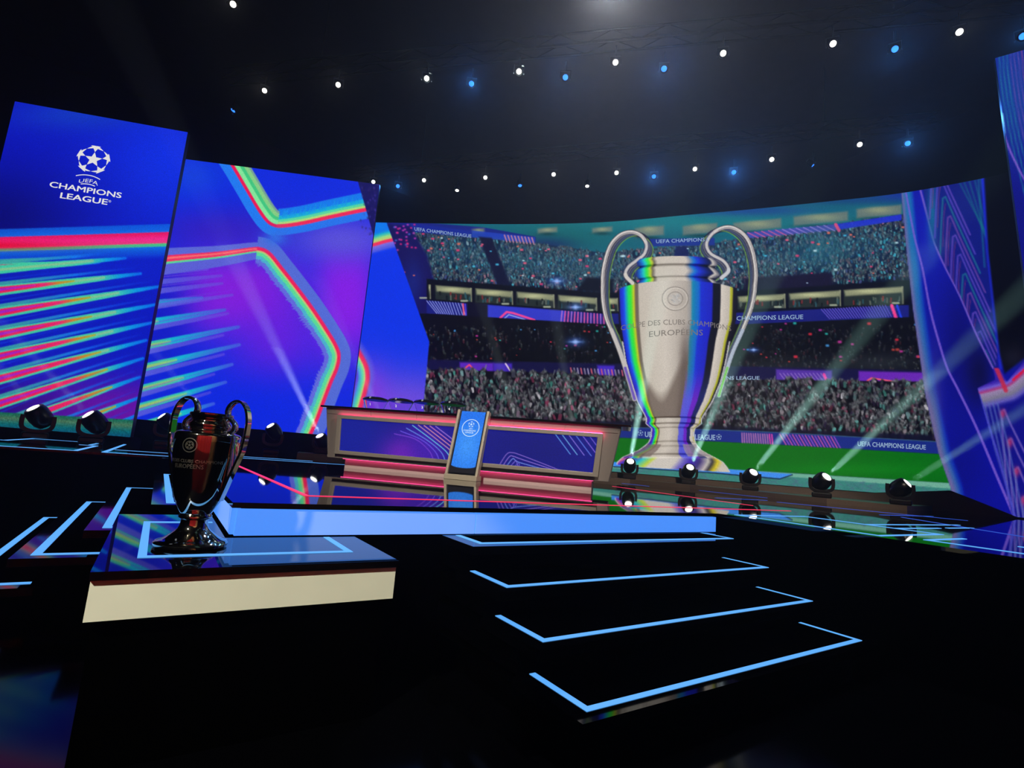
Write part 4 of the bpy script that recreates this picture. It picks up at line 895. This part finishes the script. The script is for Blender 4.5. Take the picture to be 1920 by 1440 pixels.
nu, nv = 420, 70; u_ = np.linspace(-2.02, 2.03, nu); z_ = np.linspace(.775, .265, nv)
Pd = np.zeros((nv, nu, 3)); Pd[..., 0] = u_[None]; Pd[..., 1] = -.198; Pd[..., 2] = z_[:, None]
led_surface('screen', Pd, AD.sample(np.broadcast_to(u_[None], (nv, nu)), np.broadcast_to(1 - z_[:, None], (nv, nu))), desk)
b_ = MB(); b_.box((-2.09, -.188, .80), (2.1, -.184, .832)); b_.build('light_seam', 'strip_pink_up', desk, label='glowing pink light seam')
b_ = MB(); b_.box((-2.0, -.05, .143), (2.0, -.012, .149)); b_.build('light_seam', 'strip_pink', desk, label='glowing pink light seam')

lec = thing('lectern', 'slanted beige lectern with bright blue screen and round emblem before the desk', 'lectern', (DX, DY, 0), DR)
LB, LT = np.array([.135, -.44, .07]), np.array([.185, -.27, 1.03]); LW = .245
ax = np.array([1., 0, 0]); up_ = LT - LB; upn = up_ / np.linalg.norm(up_); nrm = np.cross(ax, upn); nrm = nrm if nrm[1] < 0 else -nrm; nrm /= np.linalg.norm(nrm)
def slab(name, x0, x1, t0, t1, d0, d1, mat, bevel=.004, label=None):
    b_ = MB(); q = [LB + up_ * t + ax * x for x, t in ((x0, t0), (x1, t0), (x1, t1), (x0, t1))]
    b_.extrude([p + nrm * d0 for p in q], nrm * (d1 - d0)); return b_.build(name, mat, lec, bevel=bevel, label=label)
slab('back_panel', -LW + .02, LW - .02, 0, .99, -.10, -.012, 'black_plastic')
slab('side_rail', -LW, -LW + .035, 0, 1, -.10, .03, 'lectern_beige'); slab('side_rail', LW - .035, LW, 0, 1, -.10, .03, 'lectern_beige')
b_ = MB(); b_.box((LB[0] - LW, LB[1] - .06, 0), (LB[0] + LW, LB[1] + .2, .075)); b_.build('foot', 'lectern_beige', lec, bevel=.005)
AL = Art(-.25, 0, .25, 1, 200); AL.a[:] = (38, 124, 240); AL.soft(0, .12, .3, .12, (24, 110, 236), .9); AL.soft(0, .55, .2, .3, (62, 150, 250), .9)
w_ = (slice(None), slice(None)); AL.mix(w_, np.clip((AL.Y - (.84 + .05 * np.sqrt(np.clip(1 - (AL.X / .2) ** 2, 0, 1)))) / .008, 0, 1), (22, 20, 24))
nu, nv = 44, 120; xs_ = np.linspace(-.185, .185, nu); ts_ = np.linspace(.985, .03, nv)
Pl = LB + up_ * ts_[:, None, None] + ax * xs_[None, :, None] + nrm * .002
led_surface('screen', Pl, AL.sample(np.broadcast_to(xs_[None], (nv, nu)), np.broadcast_to(1 - ts_[:, None], (nv, nu))), lec)
lc = LB + up_ * .725 + nrm * .006
def lec_print(name, v, f, k, dx=0, dy=0, mat='print_cyan', label=None):
    me = bpy.data.meshes.new(name); me.from_pydata([tuple(lc + ax * (x * k + dx) + upn * (y * k + dy)) for x, y in v], [], f); me.materials.append(MAT[mat]); o = bpy.data.objects.new(name, me); col.objects.link(o); o.parent = lec
    if label: o['label'] = label
lec_print('emblem_ring', *ring_geometry(.92, 1.0), .135, label='pale ring around the emblem')
lec_print('star_ball_emblem', *star_ball(), .046, 0, .055)
for s_, wd, dy in (('UEFA', .055, -.018), ('CHAMPIONS', .19, -.052), ('LEAGUE', .13, -.083)):
    v, f = text_geometry(s_, .02); v = v - [v[:, 0].mean(), 0]; k = wd / (v[:, 0].max() - v[:, 0].min()); lec_print('lettering', v, f, k, 0, dy)

# ---- bowls
for i, u in enumerate((-1.73, -1.27, -.81, -.345)):
    c_, s_ = math.cos(DR), math.sin(DR); y = .3
    bw = thing('draw_bowl', '%s clear glass draw bowl from the left on the desk, dark lid, number %d' % (ORD[i], i + 1), 'bowl', (DX + u * c_ - y * s_, DY + u * s_ + y * c_, .975), DR, 'glass draw bowls on the desk')
    b_ = MB(); b_.lathe([(.13, .004), (.20, .175), (.206, .175), (.136, 0.0), (.02, 0.0), (.02, .004)], 40, True); b_.build('glass', 'bowl_glass', bw, smooth=True)
    b_ = MB(); b_.lathe([(.213, .176), (.216, .19), (.19, .215), (.12, .232), (.03, .238)], 40); b_.build('lid', 'bowl_lid', bw, smooth=True, label='dark rounded lid')
    v, f = text_geometry(str(i + 1), .03); v = (v - v.mean(0)) * .055
    me = bpy.data.meshes.new('number'); me.from_pydata([(x, -.176 - .41 * z_, .095 + z_) for x, z_ in v], [], f); me.materials.append(MAT['print_white']); o = bpy.data.objects.new('number', me); col.objects.link(o); o.parent = bw
    v, f = star_ball(); me = bpy.data.meshes.new('lid_emblem'); me.from_pydata([(x * .016, -.203 + .0 * z_ + .012 * z_, .207 + z_ * .016) for x, z_ in v], [], f); me.materials.append(MAT['print_white']); o = bpy.data.objects.new('lid_emblem', me); col.objects.link(o); o.parent = bw

# ================================================================ the silver cup on the plinth
tp = on_z(357, 1024, LV[1])
yaw = math.atan2(-tp[1], -tp[0]) + math.pi / 2 - math.radians(30)
cup = thing('trophy_cup', 'real big-eared silver cup standing on the low black plinth', 'trophy', tuple(tp), yaw)
cup.scale = (1.0, 1.0, 0.95)
prof0 = [(.001, 0.0), (.150, 0.0), (.166, .008), (.168, .020), (.160, .030), (.140, .036), (.120, .046), (.098, .062), (.080, .076), (.070, .088), (.066, .103), (.065, .118), (.066, .130), (.073, .134), (.082, .139), (.084, .146), (.080, .153), (.078, .158), (.083, .163), (.097, .184), (.115, .212), (.131, .25), (.143, .292), (.154, .34), (.163, .39), (.170, .43), (.1745, .475), (.178, .51), (.179, .536), (.176, .545), (.168, .551), (.14, .558), (.116, .563), (.110, .568), (.112, .574), (.120, .582), (.122, .592), (.118, .602), (.110, .608), (.109, .614), (.113, .622), (.121, .630), (.126, .640), (.126, .647), (.121, .650), (.115, .646), (.105, .61), (.10, .57), (.12, .52), (.001, .30)]
RSC = lambda z: np.interp(z, [0, .09, .16, .55, .60, .66], [.90, .90, .80, .78, .74, .74])
prof = [(r * float(RSC(z)), z) for r, z in prof0]
b_ = MB(); b_.lathe(prof, 96); body = b_.build('bowl_body', 'silver', cup, smooth=True)
for p in body.data.polygons: p.use_smooth = True
hp = [(.128, .226), (.150, .29), (.172, .355), (.196, .424), (.213, .47), (.224, .53), (.228, .58), (.224, .625), (.208, .672), (.183, .706), (.150, .722), (.118, .714), (.097, .690), (.092, .662), (.104, .640), (.128, .622), (.148, .603), (.152, .582), (.142, .566), (.124, .560)]
sec = [(-.006, -.019), (-.003, -.0225), (.003, -.0225), (.006, -.019), (.0075, -.008), (.0075, .008), (.006, .019), (.003, .0225), (-.003, .0225), (-.006, .019)]
for sgn in (-1, 1):
    path = catmull([(sgn * x * float(np.interp(z, [.2, .5, .56, .72], [.80, .80, .78, .82])), 0, z) for x, z in hp], 6)
    b_ = MB(); b_.sweep(path, sec, (0, 1, 0)); o = b_.build('handle', 'silver', cup, smooth=True)
pr = np.array(prof[19:30])
def on_cup(x, z, off=.0012):
    r = np.interp(z, pr[:, 1], pr[:, 0]) + off; a = x / r; return (r * math.sin(a), -r * math.cos(a), z)
for s_, wd, z0, hh in (('COUPE DES CLUBS CHAMPIONS', .30, .405, 1.0), ('EUROP\u00c9ENS', .135, .378, 1.1)):
    v, f = text_geometry(s_, .004, res=2); x0, x1 = v[:, 0].min(), v[:, 0].max(); k = wd / (x1 - x0)
    me = bpy.data.meshes.new('engraving'); me.from_pydata([on_cup((x - (x0 + x1) / 2) * k, z0 + y * k * hh) for x, y in v], [], f); me.materials.append(MAT['engraved_silver'])
    o = bpy.data.objects.new('engraving', me); col.objects.link(o); o.parent = cup
for geo in (ring_geometry(.9, 1.0), ring_geometry(.5, .58), (star_ball()[0] * .45, star_ball()[1])):
    v, f = geo; me = bpy.data.meshes.new('engraved_emblem'); me.from_pydata([on_cup(x * .034, .487 + y * .034) for x, y in v], [], f); me.materials.append(MAT['engraved_silver'])
    o = bpy.data.objects.new('engraved_emblem', me); col.objects.link(o); o.parent = cup

# ================================================================ behind the camera: added to colour the cup's reflections
b_ = MB(); b_.box((-2.03, -.196, .225), (2.04, -.142, .80)); b_.build('screen_housing', 'black_plastic', desk)
b_ = MB(); xs_ = np.linspace(-3.6, 2.6, 160); yw = .09 * np.sin(xs_ * 13) + .04 * np.sin(xs_ * 31 + 1)
poly_ = [(x, -.02 + y) for x, y in zip(xs_, yw)] + [(x, .02 + y) for x, y in zip(xs_[::-1], yw[::-1])]
b_.prism(poly_, 0.0, 2.9); drape = b_.build('added_red_drape', 'red_cloth', None, smooth=True); drape.location = (-1.6, -2.9, GROUND); drape['label'] = 'unseen folded red drape, added to redden the cup reflections'; drape['category'] = 'drape'  # made-up drape out of view, put here for red in the cup
spot('added_drape_fill', (-2.5, 1.5, 6.5), (-1.6, -2.9, .9), 4000, (1.0, .6, .45), 60, .8, .2)  # extra lamp, only there to light the unseen drape

# ================================================================ moving heads on the floor
def make_head():
    root = thing('moving_head_light', '', 'stage light')
    b_ = MB(); b_.box((-.19, -.17, 0), (.19, .17, .11)); b_.build('base', 'black_plastic', root, bevel=.025)
    yk_ = bpy.data.objects.new('yoke', None); 
    b_ = MB(); pth = catmull([(-.215, 0, .42), (-.22, 0, .30), (-.20, 0, .20), (-.12, 0, .145), (0, 0, .13), (.12, 0, .145), (.20, 0, .20), (.22, 0, .30), (.215, 0, .42)], 6)
    b_.sweep(pth, [(-.034, -.10), (.034, -.10), (.034, .10), (-.034, .10)], (0, 1, 0)); yoke = b_.build('yoke', 'black_plastic', root, bevel=.006)
    b_ = MB(); b_.lathe([(.05, -.24), (.12, -.22), (.165, -.14), (.18, -.02), (.175, .08), (.155, .15), (.135, .17)], 32); head = b_.build('head', 'black_plastic', yoke, smooth=True)
    b_ = MB(); b_.lathe([(.10, .1715), (.095, .178), (.06, .188), (.002, .192)], 32); lens = b_.build('lens', 'lens_white', yoke, smooth=True, label='bright white lens')
    return root, yoke, head, lens
hd0 = make_head()
heads = []   # lens pixel, depth, a second point along the visible beam, lean to the viewer, size, what it stands by
WHERE = {}
HEADS = [((62, 765), 10.1, (0, 560), .6, 1.06, 'left', 'leftmost moving head light before the emblem panel'),
         ((165, 777), 10.2, (90, 620), .6, 1.06, 'left', 'moving head light before the emblem panel, second from the left edge'),
         ((302, 786), 12.9, (205, 640), .5, 1.0, 'left', 'moving head light directly left of the silver cup handles'),
         ((405, 798), 13.3, (300, 600), .5, 1.0, 'left', 'moving head light seen between the silver cup handles'),
         ((506, 805), 13.6, (410, 590), .5, 1.0, 'left', 'moving head light right of the silver cup before the trail panel'),
         ((599, 820), 13.9, (490, 470), .5, 1.0, 'left', 'moving head light beside the left end of the desk'),
         ((735, 850), 14.9, (640, 600), .35, 1.0, 'mid', 'moving head light hidden behind the glass draw bowls'),
         ((985, 862), 15.6, (893, 560), .3, 1.0, 'mid', 'moving head light hidden behind the desk right of the lectern'),
         ((1082, 868), 15.2, (1030, 600), .3, 1.0, 'mid', 'moving head light hidden behind the right half of the desk'),
         ((1182, 865), 15.0, (1172, 700), 1.0, 1.0, 'right', 'moving head light just right of the desk under the giant cup'),
         ((1294, 876), 14.4, (1299, 740), 1.1, 1.0, 'right', 'moving head light under the foot of the giant cup'),
         ((1413, 886), 13.0, (1466, 700), 1.0, 1.0, 'right', 'middle moving head light before the green pitch picture'),
         ((1550, 894), 11.4, (1640, 690), .9, 1.0, 'right', 'moving head light before the green pitch, second from right'),
         ((1702, 908), 10.8, (1850, 745), .6, 1.0, 'right', 'rightmost moving head light on the back tier')]
for k, (lp, dep, tgt, lean, size, side, lab) in enumerate(HEADS):
    pos = at_depth(*lp, dep); q = at_depth(*tgt, dep); dv = (q - pos) / np.linalg.norm(q - pos); dv = dv - lean * np.array([RM[0][2], RM[1][2], 0]); dv /= np.linalg.norm(dv)
    root = hd0[0] if k == 0 else None
    if k == 0: root, yoke, head, lens = hd0
    else:
        root = hd0[0].copy(); col.objects.link(root); yoke = hd0[1].copy(); col.objects.link(yoke); yoke.parent = root
        head = hd0[2].copy(); col.objects.link(head); head.parent = yoke; lens = hd0[3].copy(); col.objects.link(lens); lens.parent = yoke
        bb = [c for c in hd0[0].children if c.name.startswith('base')][0].copy(); col.objects.link(bb); bb.parent = root
    zb_ = 0.0 if (side == 'left' and k < 5) else 0.1
    pivot_h = .40 * size
    fwd = Vector(dv); pivot = Vector(pos) - fwd * .17 * size
    root.location = (pivot.x, pivot.y, zb_); root.scale = (size,) * 3
    hx = math.atan2(CAM[1] - pivot.y, CAM[0] - pivot.x) + math.pi / 2
    root.rotation_euler = (0, 0, hx)
    loc = Matrix.Rotation(-hx, 3, 'Z') @ fwd
    rot = loc.to_track_quat('Z', 'Y')
    hz = (pivot.z - zb_) / size
    hz = min(max(hz, .34), .50)
    for o in (head, lens): o.rotation_euler = rot.to_euler(); o.location = (0, 0, hz)
    yoke.location = (0, 0, hz - .42 + .02) if hz > .42 else (0, 0, 0)
    root['label'] = lab; root['category'] = 'stage light'; root['group'] = 'moving head lights along the foot of the screens'
    wp = Vector((pivot.x, pivot.y, zb_ + hz * size)) + fwd * .24 * size
    colr = (.72, .84, 1.0) if side == 'left' else ((.8, 1.0, .95) if side == 'mid' else (.5, 1.0, .86))
    if k in BEAMS: spot('moving_head_beam', wp, wp + fwd * 5, BEAM_POWER * BEAMS[k], colr, 5.5 if side != 'right' else 5.0, .4, .06)

# ================================================================ lamps on the ceiling trusses
def make_lamp(mat):
    root = thing('ceiling_spot_lamp', '', 'ceiling lamp')
    b_ = MB(); b_.lathe([(.03, -.22), (.075, -.20), (.09, -.08), (.095, .0), (.08, .002)], 20); hous = b_.build('housing', 'black_metal', root, smooth=True)
    b_ = MB(); b_.lathe([(.062, .0015), (.058, .009), (.001, .013)], 20); lens = b_.build('lens', mat, root, smooth=True)
    b_ = MB(); b_.sweep([(-.12, 0, -.06), (-.12, 0, .16), (.12, 0, .16), (.12, 0, -.06)], [(-.006, -.02), (.006, -.02), (.006, .02), (-.006, .02)], (0, 1, 0)); br = b_.build('bracket', 'black_metal', root)
    b_ = MB(); b_.tube((0, 0, .155), (0, 0, .42), .018); cl = b_.build('clamp', 'black_metal', root)
    return root, hous, lens, br, cl
protos = {'white': make_lamp('lens_white'), 'blue': make_lamp('lens_blue')}
used = set()
TRUSS_Z = 9.5
FRONT_W = [(437, 8), (496, 170), (634, 159), (800, 147), (973, 134), (1154, 117), (1356, 100), (1562, 82), (1799, 60)]
FRONT_B = [(437, 207), (884, 157), (1060, 145), (1245, 129), (1678, 92), (1918, 68)]
REAR_W = [(700, 341), (795, 338), (857, 357), (910, 333), (1038, 327), (1101, 349), (1156, 324), (1303, 317), (1447, 299), (1612, 271)]
REAR_B = [(746, 349), (975, 348), (1226, 331), (1376, 323), (1525, 309), (1702, 269)]
DOWN = {(437, 207): (-.45, 0, -1), (975, 348): (.15, 0, -1), (1525, 309): (.95, 0, -.9), (857, 357): (0, 0, -1), (1101, 349): (0, 0, -1)}
BIG = {(884, 157): .9, (1060, 145): 1.5, (1245, 129): 1.8, (1678, 92): 1.0, (1226, 331): 1.6, (1376, 323): 2.0, (1702, 269): 1.0, (746, 349): .6, (1918, 68): .6}
def place_lamp(kind, p, label, group, big=1.0):
    z = TRUSS_Z; pos = on_z(p[0], p[1], z)
    if kind in used:
        pr_ = protos[kind]; root = pr_[0].copy(); col.objects.link(root); kids = []
        for c in pr_[1:]:
            d = c.copy(); col.objects.link(d); d.parent = root; kids.append(d)
    else: root, *kids = protos[kind]; used.add(kind)
    if p in DOWN:
        v = DOWN[p]; R_ = np.array([RM[0][0], RM[1][0], 0]); R_ /= np.linalg.norm(R_); d = R_ * v[0] + np.array([0, 0, v[2]]); d = d - .25 * np.array([RM[0][2], RM[1][2], 0])
    else:
        d = CAM + np.array([0, 0, 1.6 if kind == 'white' else .4]) - pos; d = d + np.array([RM[0][0], RM[1][0], 0]) * (p[0] - 1050) / 960 * (3.2 if kind == 'white' else 1.2)
    d = Vector(d).normalized(); az = math.atan2(d.y, d.x) + math.pi / 2
    root.location = tuple(pos); root.rotation_euler = (0, 0, az); root['label'] = label; root['group'] = group; root['category'] = 'ceiling lamp'
    rot = (Matrix.Rotation(-az, 3, 'Z') @ d).to_track_quat('Z', 'Y').to_euler()
    for o in kids[:2]: o.rotation_euler = rot
    s_ = 1.0; root.scale = (s_,) * 3
    wp = Vector(pos) + d * .03
    if p in DOWN: spot('lamp_beam', wp, wp + d, LAMP_POWER[kind] * (3 if kind == 'blue' else 2.2), LAMP_COLOR[kind], 34 if kind == 'blue' else 16, .8, .05)
    elif kind == 'blue': spot('lamp_beam', wp, wp + d, LAMP_POWER['blue'] * BIG.get(p, .5), LAMP_COLOR['blue'], 50, 1.0, .05)
    else: spot('lamp_beam', wp, wp + d, LAMP_POWER['white'], LAMP_COLOR['white'], 30, .9, .05)
def lamp_row(kind, pts, row, group):
    for i, p in enumerate(pts):
        place_lamp(kind, p, '%s %s spot lamp from the left in the %s row of ceiling lamps' % (ORD[i], kind, row), group)
lamp_row('white', FRONT_W, 'upper', 'white lamps of the near truss'); lamp_row('blue', FRONT_B, 'upper', 'blue lamps of the near truss')
lamp_row('white', REAR_W, 'lower', 'white lamps of the far truss'); lamp_row('blue', REAR_B, 'lower', 'blue lamps of the far truss')
def truss(label, a, c):
    a, c = np.array(a), np.array(c); L_ = np.linalg.norm(c - a); m0 = (a + c) / 2; d = (c - a) / L_; nrm_ = np.array([-d[1], d[0], 0])
    root = thing('lighting_truss', label, 'truss', tuple(m0)); q = .15
    for sx_, sz_ in ((-q, 0), (q, 0), (-q, 2 * q), (q, 2 * q)):
        b_ = MB(); b_.tube(tuple(-d * L_ / 2 + nrm_ * sx_ + UZ * sz_), tuple(d * L_ / 2 + nrm_ * sx_ + UZ * sz_), .025, 8); b_.build('chord', 'truss_black', root)
    n_ = int(L_ / .6); b_ = MB(); last = None
    for i in range(n_):
        t0 = -L_ / 2 + L_ * i / n_; t1 = -L_ / 2 + L_ * (i + 1) / n_; f_ = i % 2
        for sx_ in (-q, q): b_.tube(tuple(d * t0 + nrm_ * sx_ + UZ * 2 * q * f_), tuple(d * t1 + nrm_ * sx_ + UZ * 2 * q * (1 - f_)), .011, 5)
    o = b_.build('lacing', 'truss_black', root); o['kind'] = 'stuff'
    for t in (-.35, .35):
        b_ = MB(); b_.tube(tuple(d * L_ * t + UZ * 2 * q), tuple(d * L_ * t + UZ * (12.0 - a[2])), .012, 6); b_.build('suspension_cable', 'black_metal', root)
zt = TRUSS_Z + .40
f0, f1 = on_z(420, 178, TRUSS_Z), on_z(1990, 45, TRUSS_Z); f0[2] = f1[2] = zt
truss('near black lighting truss carrying the upper row of lamps', f0, f1)
f0, f1 = on_z(660, 350, TRUSS_Z), on_z(1760, 262, TRUSS_Z); f0[2] = f1[2] = zt
truss('far black lighting truss carrying the lower row of lamps', f0, f1)
# the strong white wash lamp just above the picture
wpos = Vector(on_z(1138, -45, TRUSS_Z)); wash = place_lamp('white', (1138, -45), 'strong white wash lamp above the middle of the near truss', 'white lamps of the near truss')
spot('wash_beam', wpos + Vector((0, 0, -.05)), wpos + Vector((-1.6, -3.2, -5)), WASH_POWER, (.88, .91, 1.0), 40, .9, .08)

# ================================================================ haze, thickest near the deck where it is blown in
hz_ = thing('haze', 'thin stage haze hanging in the studio air', 'haze', (4, 6.5, GROUND), 0, None, 'stuff')
for z0, z1, d, g_ in HAZE_LAYERS:
    b_ = MB(); b_.box((-14.8, -15.3, z0 - GROUND + .001), (14.8, 15.3, z1 - GROUND - .001)); o = b_.build('haze_layer', 'studio_black', hz_); o['kind'] = 'stuff'
    m = bpy.data.materials.new('haze_air'); m.use_nodes = True; n = m.node_tree.nodes; n.clear()
    out = n.new('ShaderNodeOutputMaterial'); vsn = n.new('ShaderNodeVolumeScatter'); vsn.inputs['Density'].default_value = d; vsn.inputs['Anisotropy'].default_value = g_
    vsn.inputs['Color'].default_value = (1, 1, 1, 1); m.node_tree.links.new(vsn.outputs[0], out.inputs['Volume'])
    o.data.materials.clear(); o.data.materials.append(m); o.display_type = 'WIRE'
